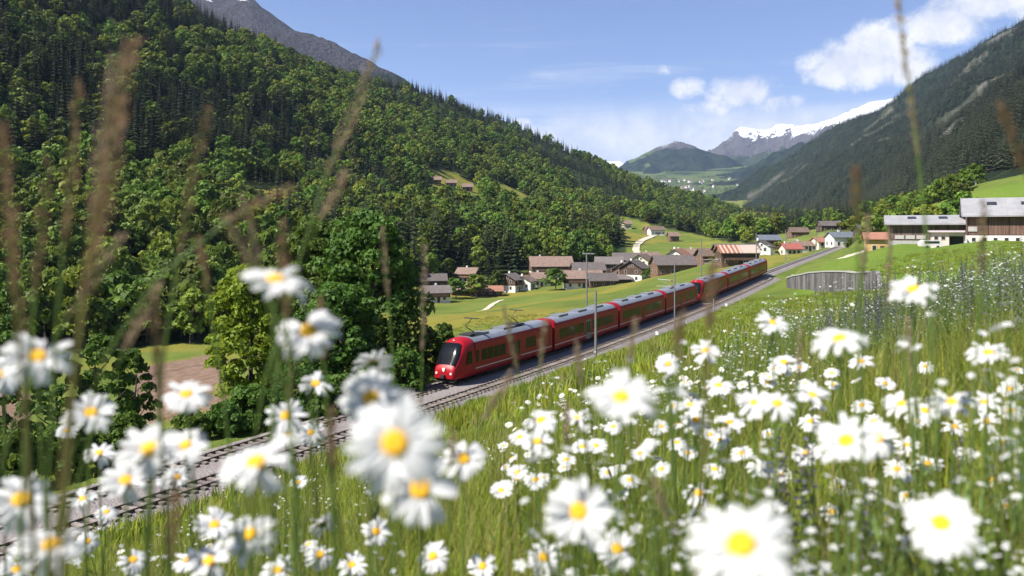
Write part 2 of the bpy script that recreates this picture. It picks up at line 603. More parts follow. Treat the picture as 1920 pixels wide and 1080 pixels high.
def ground_material():
    m = bpy.data.materials.new('meadow'); m.use_nodes = True
    t = NT(m.node_tree)
    out = t.n('ShaderNodeOutputMaterial'); p = t.n('ShaderNodeBsdfPrincipled')
    tc = t.n('ShaderNodeTexCoord'); v = tc.outputs['Object']

    def at(nm):
        a = t.n('ShaderNodeAttribute', attribute_name=nm); return a.outputs['Fac']
    big = t.noise(v, 0.06, 5, 0.6); mid = t.noise(v, 0.7, 5, 0.65); fine = t.noise(v, 7.0, 4, 0.7)
    tuft = t.noise(v, 2.6, 4, 0.7, 0.5)
    g = t.mix(t.sstep(big, .35, .65), (.085, .135, .018), (.135, .175, .030))
    g = t.mix(t.sstep(mid, .42, .72, 0, .55), g, (.175, .165, .045))
    g = t.mix(t.sstep(tuft, .50, .30, 0, .75), g, (.035, .070, .010))
    g = t.mix(t.sstep(fine, .55, .75, 0, .5), g, (.21, .22, .06))
    g = t.mix(t.math('MULTIPLY', at('lush'), .45), g, t.mix(t.sstep(tuft, .35, .65), (.085, .17, .014), (.15, .24, .03)))
    g = t.mix(t.math('MULTIPLY', at('gold'), .55), g, (.26, .20, .035))
    so = t.mix(t.sstep(mid, .3, .7), (.15, .095, .065), (.24, .165, .12))
    g = t.mix(at('soil'), g, so)
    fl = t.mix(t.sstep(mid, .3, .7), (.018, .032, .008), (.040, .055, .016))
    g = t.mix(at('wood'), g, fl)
    t.l(g, p.inputs['Base Color'])
    p.inputs['Roughness'].default_value = 0.95
    p.inputs['Specular IOR Level'].default_value = 0.15
    b = t.n('ShaderNodeBump'); b.inputs['Strength'].default_value = 0.9; b.inputs['Distance'].default_value = 0.25
    t.l(t.math('ADD', tuft, t.math('MULTIPLY', fine, .5)), b.inputs['Height']); t.l(b.outputs[0], p.inputs['Normal'])
    t.l(p.outputs[0], out.inputs[0])
    return m


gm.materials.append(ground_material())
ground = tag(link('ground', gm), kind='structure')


# --- right-hand mountain: spruce slopes above the valley road
rm_pts = [W(px, py, d) for px, py, d in [
    (1410, 372, 3900), (1430, 352, 3800), (1480, 312, 3600), (1560, 264, 3350), (1640, 216, 3100), (1740, 158, 2700), (1830, 108, 2500), (1920, 62, 2350), (2060, -16, 2200),
    (2300, -160, 2000), (2700, -360, 1800),
    (1410, 392, 2900), (1500, 397, 1900), (1600, 402, 1250), (1680, 392, 900), (1750, 345, 760), (1850, 320, 640), (1950, 290, 560), (2200, 200, 480), (2600, 100, 420),
    (1560, 330, 2100), (1660, 300, 1650), (1760, 260, 1350), (1860, 210, 1150), (1700, 220, 2200), (1800, 170, 1900), (1920, 130, 1500), (1480, 350, 2700),
    (1820, 290, 850), (1920, 240, 850), (2100, 100, 1100), (2400, 0, 900)]]
for x, y, z in list(rm_pts[:11]):
    rm_pts.append((x * 1.35 + 500, y * 1.3, z - 160))
rm_pts += [(W(px, py, d)[0] - 120, W(px, py, d)[1], W(px, py, d)[2] - 60) for px, py, d in [(1390, 388, 2900), (1500, 395, 1900), (1600, 402, 1250), (1680, 392, 900)]]
_rm = TPS(rm_pts, 0.0)


def rmz(x, y):
    n = (fbm(x * .0035, y * .0035, 5, 41, True) - .55) * 120 + (fbm(x * .02, y * .02, 4, 43) - .5) * 16
    base = _rm(x, y)
    return base + n * np.clip((base - 20) / 120, 0.05, 1)


def grid_sheet(name, fn, xs, ys):
    X, Y = np.meshgrid(xs, ys); Z = fn(X, Y)
    ny, nx = X.shape; idx = np.arange(nx * ny).reshape(ny, nx)
    f = np.stack([idx[:-1, :-1], idx[:-1, 1:], idx[1:, 1:], idx[1:, :-1]], -1).reshape(-1, 4)
    return mesh_np(name, np.stack([X, Y, Z], -1).reshape(-1, 3), f, True), X, Y, Z


# polar sheet so that near slopes get finer cells
mm, MX, MY, MZ = polar_sheet('mountain', rmz, 380, 5200, 190, np.radians(np.linspace(13.2, 62, 260)))


def mountain_material(name, forest_lo, forest_hi, rock, snow_z, meadow_amt, rock_amt, fz=0.012, snow_w=60, tree_line=None):
    m = bpy.data.materials.new(name); m.use_nodes = True
    t = NT(m.node_tree)
    out = t.n('ShaderNodeOutputMaterial'); p = t.n('ShaderNodeBsdfPrincipled')
    geo = t.n('ShaderNodeNewGeometry'); tc = t.n('ShaderNodeTexCoord'); v = tc.outputs['Object']
    sp = t.n('ShaderNodeSeparateXYZ'); t.l(v, sp.inputs[0])
    z = sp.outputs[2]
    big = t.noise(v, fz * .12, 5, .6); mid = t.noise(v, fz, 6, .68); fine = t.noise(v, fz * 6, 4, .7)
    c = t.mix(t.sstep(mid, .38, .62), forest_lo, forest_hi)
    if meadow_amt is not None and meadow_amt != 0:
        c = t.mix(t.sstep(t.math('ADD', big, t.math('MULTIPLY', mid, .25)), .70 - meadow_amt, .76 - meadow_amt), c, (.13, .17, .05))
    if rock_amt:
        mp = t.n('ShaderNodeMapping'); mp.inputs['Scale'].default_value = (1, 1, .25); t.l(v, mp.inputs[0])
        st = t.noise(mp.outputs[0], fz * 1.2, 5, .65, .5)
        c = t.mix(t.sstep(st, .80 - rock_amt, .86 - rock_amt), c, rock)
    if name == 'spruce_slope':
        ba = t.n('ShaderNodeAttribute', attribute_name='bare')
        c = t.mix(ba.outputs['Fac'], c, t.mix(t.sstep(mid, .4, .6), (.09, .10, .05), (.17, .16, .14)))
    if tree_line is not None:
        zz = t.math('ADD', z, t.math('MULTIPLY', t.math('SUBTRACT', mid, .5), snow_w * 3))
        rk = t.mix(t.sstep(fine, .35, .65), tuple(q * .65 for q in rock), rock)
        c = t.mix(t.sstep(zz, tree_line, tree_line + snow_w), c, rk)
    if snow_z is not None:
        ns_ = t.math('ADD', t.math('MULTIPLY', t.noise(v, fz * .8, 6, .7, .4), .5), t.math('MULTIPLY', t.noise(v, fz * 3.2, 8, .75, .3), .5))
        sn = t.sstep(t.math('ADD', z, t.math('MULTIPLY', t.math('SUBTRACT', ns_, .5), snow_w * 16)), snow_z, snow_z + snow_w * .35)
        nz = t.n('ShaderNodeSeparateXYZ'); t.l(geo.outputs['Normal'], nz.inputs[0])
        sn = t.math('MULTIPLY', sn, t.sstep(t.math('ADD', nz.outputs[2], t.math('MULTIPLY', t.math('SUBTRACT', ns_, .5), .9)), .60, .72))
        c = t.mix(sn, c, (.86, .88, .92))
    t.l(c, p.inputs['Base Color'])
    p.inputs['Roughness'].default_value = .95; p.inputs['Specular IOR Level'].default_value = .1
    b = t.n('ShaderNodeBump'); b.inputs['Strength'].default_value = 1.0; b.inputs['Distance'].default_value = 30.0 if fz < .015 else 14.0
    t.l(t.math('ADD', fine, mid), b.inputs['Height']); t.l(b.outputs[0], p.inputs['Normal'])
    t.l(p.outputs[0], out.inputs[0])
    return m



def bare_streaks(x, y):
    return (fbm(y * .020 + x * .006, x * .003, 4, 67) > .735) | (fbm(x * .006, y * .006, 4, 63) > .76)


vattr(mm, 'bare', bare_streaks(MX, MY).astype(float))
mm.materials.append(mountain_material('spruce_slope', (.014, .024, .010), (.032, .044, .018), (.24, .22, .20), None, 0.0, 0.05, fz=.02))
mountain = tag(link('mountain', mm), kind='structure')


# --- far ranges: height falls away from a crest line
def ridge_fn(crest, slope, rough, seed, fq, floor=-200, slope_back=None):
    C = np.array(crest, float)

    def fn(x, y):
        best = np.full(np.shape(x), -1e9)
        for a, b in zip(C[:-1], C[1:]):
            d = b[:2] - a[:2]; L2 = (d ** 2).sum()
            t = np.clip(((x - a[0]) * d[0] + (y - a[1]) * d[1]) / L2, 0, 1)
            dist = np.hypot(x - a[0] - t * d[0], y - a[1] - t * d[1])
            zr = a[2] + (b[2] - a[2]) * t
            best = np.maximum(best, zr - slope * dist * (1 - 0.15 * np.clip(dist / 2500, 0, 1)))
        q = np.clip((C[:, 2].max() - best) / 500, 0.25, 1.5)
        n = (fbm(x * fq, y * fq, 6, seed, True) - .6) * rough * q
        return np.maximum(best + n, floor)
    return fn


def far_range(name, crest_px, slope, rough, seed, fq, mat, span, nx=200, ny=120, floor=-200):
    crest = [W(*c) for c in crest_px]
    fn = ridge_fn(crest, slope, rough, seed, fq, floor)
    xs0, xs1, ys0, ys1 = span
    me, X, Y, Z = grid_sheet(name, fn, np.linspace(xs0, xs1, nx), np.linspace(ys0, ys1, ny))
    me.materials.append(mat)
    return tag(link(name, me), kind='structure')


mat_mid = mountain_material('far_forest', (.014, .024, .013), (.036, .050, .024), (.15, .14, .14), 800, -0.03, 0.0, fz=.012, snow_w=30, tree_line=710)
mat_snow = mountain_material('snow_rock', (.03, .045, .02), (.05, .065, .03), (.12, .11, .115), 1000, 0.0, 0.0, fz=.006, snow_w=60, tree_line=700)
mat_peak = mountain_material('snow_peak', (.05, .06, .06), (.08, .09, .09), (.16, .15, .16), 600, 0.0, 0.0, fz=.003, snow_w=70, tree_line=500)
far_range('mountain', [(1085, 372, 7600), (1130, 330, 7400), (1195, 294, 7200), (1265, 268, 7000), (1300, 272, 6900), (1345, 294, 6700), (1400, 318, 6300), (1450, 345, 5900)],
          .52, 430, 51, .0023, mat_mid, (-300, 3300, 4300, 9000), 340, 260, floor=60)
far_range('mountain', [(1320, 286, 8600), (1345, 274, 8500), (1385, 250, 8400), (1400, 246, 8400), (1440, 250, 8300), (1480, 236, 8200), (1530, 222, 8000), (1600, 206, 7800), (1660, 188, 7500), (1800, 150, 7200)],
          .55, 380, 61, .0019, mat_snow, (600, 5200, 5600, 10500), 260, 150, floor=60)
far_range('mountain', [(900, 330, 14500), (1000, 318, 14300), (1085, 304, 14000), (1105, 300, 14000), (1130, 304, 13800), (1160, 300, 13600), (1200, 316, 13400), (1300, 330, 13000)],
          .55, 420, 71, .0009, mat_peak, (-2600, 4200, 11500, 17000), floor=100)
# high rocky crest behind the wooded hill on the left
far_range('mountain', [(150, -190, 3000), (300, -62, 2900), (400, -22, 2850), (450, -6, 2800), (500, 18, 2750), (560, 50, 2700), (640, 92, 2600), (720, 140, 2500), (850, 220, 2400)],
          .62, 60, 81, .004, mountain_material('rock_crest', (.018, .028, .012), (.036, .045, .02), (.095, .09, .10), 850, 0.0, 0.0, fz=.012, snow_w=30, tree_line=500),
          (-3200, 300, 1500, 4600), 200, 120, floor=0)
# wooded spur between the right-hand mountain and the snowy ridge
far_range('mountain', [(1285, 392, 4700), (1330, 356, 4800), (1390, 326, 4950), (1460, 292, 5150), (1560, 244, 5400), (1660, 205, 5600)],
          .50, 220, 87, .0022, mat_mid, (700, 3600, 3600, 6600), floor=60)
# rising valley floor far up the valley
vf = TPS([W(px, py, d) for px, py, d in [(1200, 392, 2600), (1300, 392, 2600), (1400, 396, 2500), (1500, 400, 2000), (1180, 360, 4200), (1250, 353, 4600), (1330, 352, 4600), (1400, 356, 4200),
                                         (1150, 332, 6000), (1250, 328, 6000), (1350, 322, 6000), (1230, 385, 2900), (1100, 390, 2500), (1420, 342, 4800)]], 0.0)
me, _, _, _ = grid_sheet('valley_floor', lambda x, y: vf(x, y) + (fbm(x * .002, y * .002, 4, 91) - .5) * 30, np.linspace(100, 2600, 120), np.linspace(2100, 6800, 120))
me.materials.append(mountain_material('valley_fields', (.022, .036, .016), (.045, .065, .026), (.2, .19, .18), None, 0.20, 0.0, fz=.008))
tag(link('valley_floor', me), kind='structure')
# ------------------------------------------------------------------ railway
M_RED = pmat('train_red', (.31, .005, .012), .42, 0, .08, .8, spec=.3)
M_ROOF = pmat('train_roof', (.23, .245, .28), .45, .2, .14, 1.2)
M_DARK = pmat('train_underframe', (.022, .022, .024), .8, 0, .3, 2.0)
M_GLASS = pmat('train_glass', (.008, .009, .012), .12, 0, .1, 1.0, spec=.18)
M_WHITE = pmat('train_white', (.78, .77, .75), .45, 0, .06, 2.0)
M_STRIPE = pmat('train_stripe', (.70, .52, .50), .5, 0, .08, 2.0)
M_GREY = pmat('train_grey', (.18, .185, .20), .5, .1, .12, 2.0)
M_SEAT = pmat('train_gangway', (.05, .05, .055), .9, 0, .2, 4.0)
M_LAMP = pmat('lamp_lens', (.85, .84, .78), .15, 0, .03, 4.0)
M_STEEL = pmat('rail_steel', (.075, .055, .045), .5, .3, .25, 6.0)
M_SLEEP = pmat('sleeper_wood', (.19, .16, .14), .9, 0, .3, 3.0, objvar=.3)
M_MAST = pmat('galvanised_steel', (.22, .225, .23), .5, .35, .15, 3.0)
M_CONC = pmat('mast_concrete', (.38, .37, .35), .85, 0, .15, 3.0)
M_COPPER = pmat('contact_wire', (.10, .085, .07), .5, .6, .1, 3.0)
M_INSUL = pmat('insulator', (.20, .07, .04), .25, 0, .1, 3.0)


def ballast_material():
    m = bpy.data.materials.new('ballast'); m.use_nodes = True
    t = NT(m.node_tree); out = t.n('ShaderNodeOutputMaterial'); p = t.n('ShaderNodeBsdfPrincipled')
    tc = t.n('ShaderNodeTexCoord'); v = tc.outputs['Object']
    vo = t.n('ShaderNodeTexVoronoi'); t.l(v, vo.inputs['Vector']); vo.inputs['Scale'].default_value = 11
    big = t.noise(v, .5, 4, .6)
    c = t.mix(t.sstep(vo.outputs['Distance'], .05, .5), (.30, .275, .265), (.17, .15, .145))
    sp = t.n('ShaderNodeSeparateColor'); t.l(vo.outputs['Color'], sp.inputs[0])
    c = t.mix(t.math('MULTIPLY', sp.outputs[0], .5), c, (.36, .32, .31))
    c = t.mix(t.sstep(big, .45, .7, 0, .5), c, (.16, .12, .10))
    t.l(c, p.inputs['Base Color']); p.inputs['Roughness'].default_value = .95
    b = t.n('ShaderNodeBump'); b.inputs['Strength'].default_value = .9; b.inputs['Distance'].default_value = .06
    t.l(vo.outputs['Distance'], b.inputs['Height']); b.invert = True; t.l(b.outputs[0], p.inputs['Normal'])
    t.l(p.outputs[0], out.inputs[0]); return m


M_BALLAST = ballast_material()
S0, S1 = -210.0, 420.0
TRACKS = [0.0, 3.6]          # far track (the train stands on it) and near track


def ribbon(name, us, zs, mat, s0=S0, s1=S1, step=3.0, parent=None):
    """sweeps a cross-section (u, z above rail) along the line"""
    ss = np.arange(s0, s1 + .1, step)
    V = []
    for s in ss:
        tz = float(track_z(s))
        for u, z in zip(us, zs):
            x, y = XY(s, u); V.append((x, y, tz + z))
    k = len(us)
    Fc = [(i * k + j, i * k + j + 1, (i + 1) * k + j + 1, (i + 1) * k + j) for i in range(len(ss) - 1) for j in range(k - 1)]
    me = mesh_np(name, V, np.array(Fc)[:, ::-1])
    me.materials.append(mat)
    return link(name, me, parent)


tag(ribbon('ballast_bed', [-2.5, -1.5, 1.3, 2.3, 4.7, 5.5], [-.75, -.17, -.17, -.20, -.17, -.66], M_BALLAST, S0, 126), kind='structure')

tag(ribbon('ballast_bed', [-2.5, -1.5, 1.5, 2.6], [-.75, -.17, -.17, -.8], M_BALLAST, 126, 330), kind='structure')
sleeper_me = MB().box(-.12, .12, -.9, .9, -.15, -.055).mesh('sleeper', M_SLEEP)
for ti, u0 in enumerate(TRACKS):
    tr = thing('railway_track', ['metre gauge railway track under the red train', 'empty metre gauge track beside the red train on the meadow side'][ti], 'track',
               (*XY(0, u0), 0), 0, 'railway tracks')
    bx, by = XY(0, u0)
    for e in (-.5, .5):
        ss = np.arange(-200, 331 if ti == 0 else 125, 4.0); prof = [(-.055, -.14), (.055, -.14), (.055, -.12), (.012, -.10), (.012, -.03), (.035, -.022), (.035, 0), (-.035, 0), (-.035, -.022), (-.012, -.03), (-.012, -.10), (-.055, -.12)]
        V = []
        for s in ss:
            tz = float(track_z(s))
            for a, z in prof:
                x, y = XY(s, u0 + e + a); V.append((x - bx, y - by, tz + z))
        k = len(prof)
        Fc = [(i * k + j, i * k + (j + 1) % k, (i + 1) * k + (j + 1) % k, (i + 1) * k + j) for i in range(len(ss) - 1) for j in range(k)]
        me = mesh_np('rail', V, np.array(Fc)); me.materials.append(M_STEEL)
        link('rail', me, tr)
    ns = 0
    for k in range(300):
        s = -66 + .62 * k
        if ti == 0 and s > 6:
            break
        x, y = XY(s, u0)
        link('sleeper', sleeper_me, tr, (x - bx, y - by, float(track_z(s))), (0, 0, TRACK_YAW + random.uniform(-.01, .01)))

# ---- train -----------------------------------------------------------
HWD = 1.33
CAR, GAP = 18.55, .55
PITCH = CAR + GAP
# half profile from sill over side to roof centre (y, z)
PROF = [(1.22, .42), (1.31, .62), (1.33, 1.0), (1.33, 2.72), (1.29, 3.02), (1.20, 3.24), (1.02, 3.44), (.70, 3.60), (.35, 3.67), (0, 3.69)]
SIDE_N = 6            # first points belong to the red side, the rest to the roof


def full(p, lo, hi):
    h = p[lo:hi]
    return h, [(-y, z) for y, z in reversed(h)]


def loft(name, xs, prof_fn, mat, parent, close=False, smooth=True):
    V, Fc = [], []
    k = None
    for x in xs:
        pr = prof_fn(x); k = len(pr)
        V += [(x, y, z) for y, z in pr]
    for i in range(len(xs) - 1):
        for j in range(k - 1):
            Fc.append((i * k + j, i * k + j + 1, (i + 1) * k + j + 1, (i + 1) * k + j))
    mb = MB().add(V, Fc)
    if close:
        for i in (0, len(xs) - 1):
            mb.add([V[i * k + j] for j in range(k)], [tuple(range(k))])
    return mb.obj(name, mat, parent, smooth)


def nose_profile(x, off=0.0):
    """cross-section of the cab end at x metres behind the front (x from 0 to 3)"""
    top = np.interp(x, [0, .06, .16, .34, .6, .95, 1.35, 1.75, 2.2, 3.0], [.95, 1.2, 1.42, 1.66, 2.1, 2.66, 3.18, 3.50, 3.64, 3.69])
    wid = np.interp(x, [0, .1, .3, .7, 1.3, 2.0, 3.0], [.86, .98, 1.08, 1.17, 1.26, 1.31, 1.33])
    low = np.interp(x, [0, .3, 1.0, 3.0], [.46, .36, .38, .42])
    pts = []
    for y, z in PROF:
        f = (z - .42) / (3.69 - .42)
        sh = math.sin(min(1, f) * math.pi / 2) if False else f
        # keep sides straight, squeeze the roof curve down to `top`
        zz = low + (top - low) * f
        tum = 1.0 - .10 * max(0, f - .45)
        pts.append(((y / 1.33 * wid + (off if y > 0 else 0)) * tum, zz + (off if f > .6 else 0)))
    return pts


def make_car(label, cab=None, seed=0):
    """a railcar, local x runs back along the train, origin on the rails at its front"""
    r = random.Random(seed)
    car = thing('railcar', label, 'train car', group='cars of the red train')
    x0 = 3.0 if cab == 'front' else 0.0
    x1 = CAR - 3.0 if cab == 'rear' else CAR
    sideP, sideN = PROF[:SIDE_N], [(-y, z) for y, z in PROF[:SIDE_N]]
    body = MB()
    for pr in (sideP, sideN):
        for a, b in zip(pr[:-1], pr[1:]):
            body.add([(x0, *a), (x1, *a), (x1, *b), (x0, *b)], [(0, 1, 2, 3)])
    body.add([(x0, 1.22, .42), (x1, 1.22, .42), (x1, -1.22, .42), (x0, -1.22, .42)], [(0, 1, 2, 3)])
    ring = [(y, z) for y, z in PROF] + [(-y, z) for y, z in reversed(PROF[:-1])]
    for xe, use in ((x0, cab != 'front'), (x1, cab != 'rear')):
        if use:
            body.add([(xe, y, z) for y, z in ring], [tuple(range(len(ring)))])
    b = body.obj('body', M_RED, car, False)
    roofp = [p for p in PROF[SIDE_N - 1:]]
    rp = roofp + [(-y, z) for y, z in reversed(roofp[:-1])]
    roof = loft('roof', [x0, x1], lambda x: rp, M_ROOF, car)
    # red portal bands at the coupled ends
    for xe, use in ((.02, cab != 'front'), (CAR - .62, cab != 'rear')):
        if use:
            band = [(y * 1.012, z + .025) for y, z in PROF[2:]]
            band = band + [(-y, z) for y, z in reversed(band[:-1])]
            loft('portal_band', [xe, xe + .6], lambda x: band, M_RED, car, True)
    # end gangway bellows
    if cab != 'rear':
        MB().box(CAR + .003, CAR + GAP - .003, -.75, .75, .9, 3.0).obj('gangway', M_SEAT, car)
    if cab:
        def fx(x):
            return x if cab == 'front' else CAR - x
        xs = [0, .06, .16, .34, .6, .95, 1.35, 1.75, 2.2, 2.6, 3.0]
        V, Fc = [], []
        k = 2 * len(PROF) - 1
        for x in xs:
            pr = nose_profile(x); pr = pr + [(-y, z) for y, z in reversed(pr[:-1])]
            V += [(fx(x), y, z) for y, z in pr]
        for i in range(len(xs) - 1):
            for j in range(k - 1):
                Fc.append((i * k + j, i * k + j + 1, (i + 1) * k + j + 1, (i + 1) * k + j))
            Fc.append((i * k + k - 1, i * k, (i + 1) * k, (i + 1) * k + k - 1))
        Fc.append(tuple(range(k)))
        MB().add(V, Fc).obj('cab_nose', M_RED, car, True)
        # windscreen follows the nose, 2 cm proud
        V, Fc = [], []
        xw = [.30, .42, .6, .78, .95, 1.15, 1.35, 1.5]
        fr = [-1, -.96, -.8, -.4, 0, .4, .8, .96, 1]
        for x in xw:
            top = np.interp(x, [0, .06, .16, .34, .6, .95, 1.35, 1.75, 2.2, 3.0], [.95, 1.2, 1.42, 1.66, 2.1, 2.66, 3.18, 3.50, 3.64, 3.69])
            hw = np.interp(x, [.3, .9, 1.5], [.98, 1.06, .92])
            for f in fr:
                V.append((fx(x - .035), f * hw, top + .03 - (.34 if abs(f) == 1 else (.16 if abs(f) > .9 else (.03 if abs(f) > .7 else 0)))))
        q = len(fr)
        for i in range(len(xw) - 1):
            for j in range(q - 1):
                Fc.append((i * q + j, i * q + j + 1, (i + 1) * q + j + 1, (i + 1) * q + j))
        ws = MB().add(V, Fc).obj('windscreen', M_GLASS, car, True)
        for yy in (-.33, .3):
            MB().tube([(fx(.33), yy, 1.74), (fx(.62), yy + .12, 2.28), (fx(.8), yy + .3, 2.55)], .014, 5).obj('wiper', M_DARK, ws)
        for yy in (-.72, .72):
            MB().disc((fx(.03), yy, .90), (1, 0, 0), .10, .12, 14).obj('headlight', M_LAMP, car)
        MB().disc((fx(1.62), 0, 3.47), (1, 0, .8), .09, .08, 12).obj('headlight', M_LAMP, car)
        # small coat of arms on the nose
        MB().prism([(-.13, 1.34), (.13, 1.34), (.13, 1.20), (.08, 1.08), (0, 1.02), (-.08, 1.08), (-.13, 1.20)], 'x', fx(.0) - .03 if cab == 'front' else fx(0) + .03, fx(.10)).obj('emblem', M_WHITE, car)
        MB().box(min(fx(-.28), fx(.4)), max(fx(-.28), fx(.4)), -.16, .16, .52, .78).obj('coupler', M_DARK, car)
        MB().prism([(-1.05, .40), (1.05, .40), (.9, .13), (-.9, .13)], 'x', fx(.18), fx(.62)).obj('snow_plough', M_DARK, car)
        for sg in (-1, 1):
            MB().prism([(fx(1.55), 1.50), (fx(2.5), 1.50), (fx(2.5), 2.58), (fx(1.95), 2.58)], 'y', sg * 1.28, sg * 1.345).obj('cab_window', M_GLASS, car)
    # windows and doors
    if cab == 'front':
        wins = [(3.15, .5)] + [(4.1 + 1.12 * i, 1.0) for i in range(4)] + [(12.6 + 1.12 * i, 1.0) for i in range(2)]
        doors = [10.0]
    elif cab == 'rear':
        wins = [(CAR - 3.65, .5)] + [(CAR - 5.1 - 1.12 * i, 1.0) for i in range(4)] + [(CAR - 13.6 - 1.12 * i, 1.0) for i in range(2)]
        doors = [CAR - 11.5]
    else:
        wins = [(1.3 + 1.32 * i, 1.16) for i in range(5)] + [(10.4 + 1.32 * i, 1.16) for i in range(5)]
        doors = [8.3]
    for sg in (-1, 1):
        for x, wdt in wins:
            MB().prism([(x, 1.50), (x + wdt, 1.50), (x + wdt, 2.52), (x, 2.52)], 'y', sg * 1.30, sg * 1.342).obj('window', M_GLASS, car)
        for x in doors:
            d = MB().prism([(x, .52), (x + 1.5, .52), (x + 1.5, 2.72), (x, 2.72)], 'y', sg * 1.30, sg * 1.346).obj('door', M_GREY if seed in (1,) else M_RED, car)
            for q in (0, 1):
                MB().prism([(x + .14 + q * .68, 1.2), (x + .68 + q * .68, 1.2), (x + .68 + q * .68, 2.5), (x + .14 + q * .68, 2.5)], 'y', sg * 1.33, sg * 1.352).obj('door_window', M_GLASS, d)
        MB().box(x0 + .1, x1 - .1, *sorted((sg * 1.325, sg * 1.337)), .93, 1.02).obj('stripe', M_STRIPE, car)
    # roof gear
    for q in range(2 if cab else 3):
        xx = (4.2 if cab else 2.6) + q * 5.2
        MB().box(xx, xx + 2.4, -.62, .62, 3.62, 3.80).obj('roof_unit', M_GREY, roof)
    # running gear
    MB().box(5.4, CAR - 5.4, -1.12, 1.12, .24, .418).obj('equipment_box', M_DARK, car)
    for bx in (3.3, CAR - 3.3):
        bg = MB().box(bx - 1.25, bx + 1.25, -.86, .86, .30, .415).obj('bogie', M_DARK, car)
        for wx in (-.9, .9):
            for sg in (-1, 1):
                MB().disc((bx + wx, sg * .53, .355), (0, 1, 0), .355, .12, 18).obj('wheel', M_DARK, bg)
    return car


def pantograph(parent, x):
    p = MB().box(x - .9, x + .9, -.6, .6, 3.72, 3.84).obj('pantograph', M_DARK, parent)
    MB().tube([(x + .7, 0, 3.84), (x - .75, 0, 4.5), (x + .25, 0, 5.12)], .045, 6).obj('arm', M_DARK, p)
    MB().box(x + .05, x + .42, -.72, .72, 5.12, 5.17).obj('collector_head', M_DARK, p)


orders = ['leading red railcar with black windscreen, cab and two pantographs', 'second red railcar behind the leading cab car', 'third red railcar behind the leading cab car',
          'fourth red railcar, its blunt cab coupled nose to nose to the next', 'fifth red railcar, its cab facing the cab of the fourth car',
          'sixth red railcar, one before the last car', 'last red railcar at the tail of the train']
cabs = ['front', None, None, 'rear', 'front', None, None]
for i in range(7):
    c = make_car(orders[i], cabs[i], i)
    if i == 0:
        pantograph(c, 4.3); pantograph(c, 12.8)
    s = i * PITCH - 1.5
    sa, sb = s, s + CAR
    za, zb = float(track_z(sa)), float(track_z(sb))
    x, y = XY(sa, 0)
    c.location = (x, y, za)
    c.rotation_euler = (0, -math.atan2(zb - za, CAR), TRACK_YAW)


# ---- masts, wires -----------------------------------------------------
def mast(s, u, ztop, label, arm=0, conc=False, r=.11):
    x, y = XY(s, u); base = g1(x, y) - .2
    t = thing('catenary_mast', label, 'mast', (x, y, base), TRACK_YAW, 'catenary masts along the railway')
    H = ztop - base
    m = M_CONC if conc else M_MAST
    MB().tube([(0, 0, 0), (0, 0, H)], [r * 1.15, r * .85], 10).obj('pole', m, t)
    MB().box(-.25, .25, -.25, .25, 0, .28).obj('footing', M_CONC, t)
    if arm:
        tz = float(track_z(s)) - base
        dy = (arm - u) * -1   # local y is to the left of the line (= -u)
        sg = 1 if dy > 0 else -1
        br = MB().tube([(0, 0, tz + 6.1), (0, dy, tz + 6.25)], .04, 6).tube([(0, 0, tz + 5.2), (0, dy * .92, tz + 6.2)], .03, 6).tube([(0, dy * .2, tz + 5.35), (0, dy * 1.1, tz + 5.32)], .025, 6).obj('bracket', M_MAST, t)
        MB().disc((0, sg * .35, tz + 6.12), (0, 1, 0), .09, .35, 10).obj('insulator', M_INSUL, br)
        MB().disc((0, sg * .3, tz + 5.38), (0, 1, 0), .08, .3, 10).obj('insulator', M_INSUL, br)
    return t


def s_at(px, u):
    """station s where the line u is seen at photo column px"""
    ss = np.linspace(-60, 400, 4000); x, y = XY(ss, u)
    return float(np.interp(px, CX + x / y * F, ss))


mt = mast(s_at(1100, -3.3), -3.3, 10.0, 'grey mast with a wide cross-arm behind the second red railcar', 0)
MB().box(-.12, .12, -1.1, .55, 0, .14).obj('cross_arm', M_MAST, mt).location = (0, 0, 10.0 - mt.location.z)
mast(s_at(1117, 6.2), 6.2, 6.9, 'plain grey mast standing on the path beside the second red railcar', 0, False, .13)
mast(s_at(1265, 5.9), 5.9, 8.9, 'thin pale mast beside the fourth red railcar', 3.6, False, .09)
mast(s_at(1315, -3.3), -3.3, 11.6, 'tall mast behind the fifth railcar near the red-roofed house', 0.0001)
mast(s_at(1418, -3.3), -3.3, 12.6, 'tall mast behind the last railcar next to the long rusty-roofed shed', 0.0001)
mast(s_at(1473, -3.3), -3.3, 13.3, 'mast on the open line just beyond the tail of the train', 0.0001, False, .10)
mast(s_at(1530, -3.3), -3.3, 14.6, 'mast beyond the underpass where the line nears the hamlet', 0.0001, False, .11)
mast(s_at(1575, -3.3), -3.3, 16.0, 'farthest mast of the line, beside the blue-roofed house', 0.0001, False, .12)
mast(s_at(1338, 6.4), 6.4, float(track_z(s_at(1338, 6.4))) + 2.0, 'short timber-coloured post beside the fifth red railcar', 0, True, .10)
# overhead line
for k, (u0, lb) in enumerate(((0.0, 'dark overhead contact wire above the red train'), (3.6, 'dark overhead contact wire above the empty near track'))):
    mb = MB()
    pts = [(*XY(s, u0), float(track_z(s)) + 5.32) for s in np.arange(-120, 330, 6)]
    mb.tube(pts, .006, 4, False)
    tag(mb.obj('overhead_wire', M_COPPER), lb, 'wire', 'overhead wires')

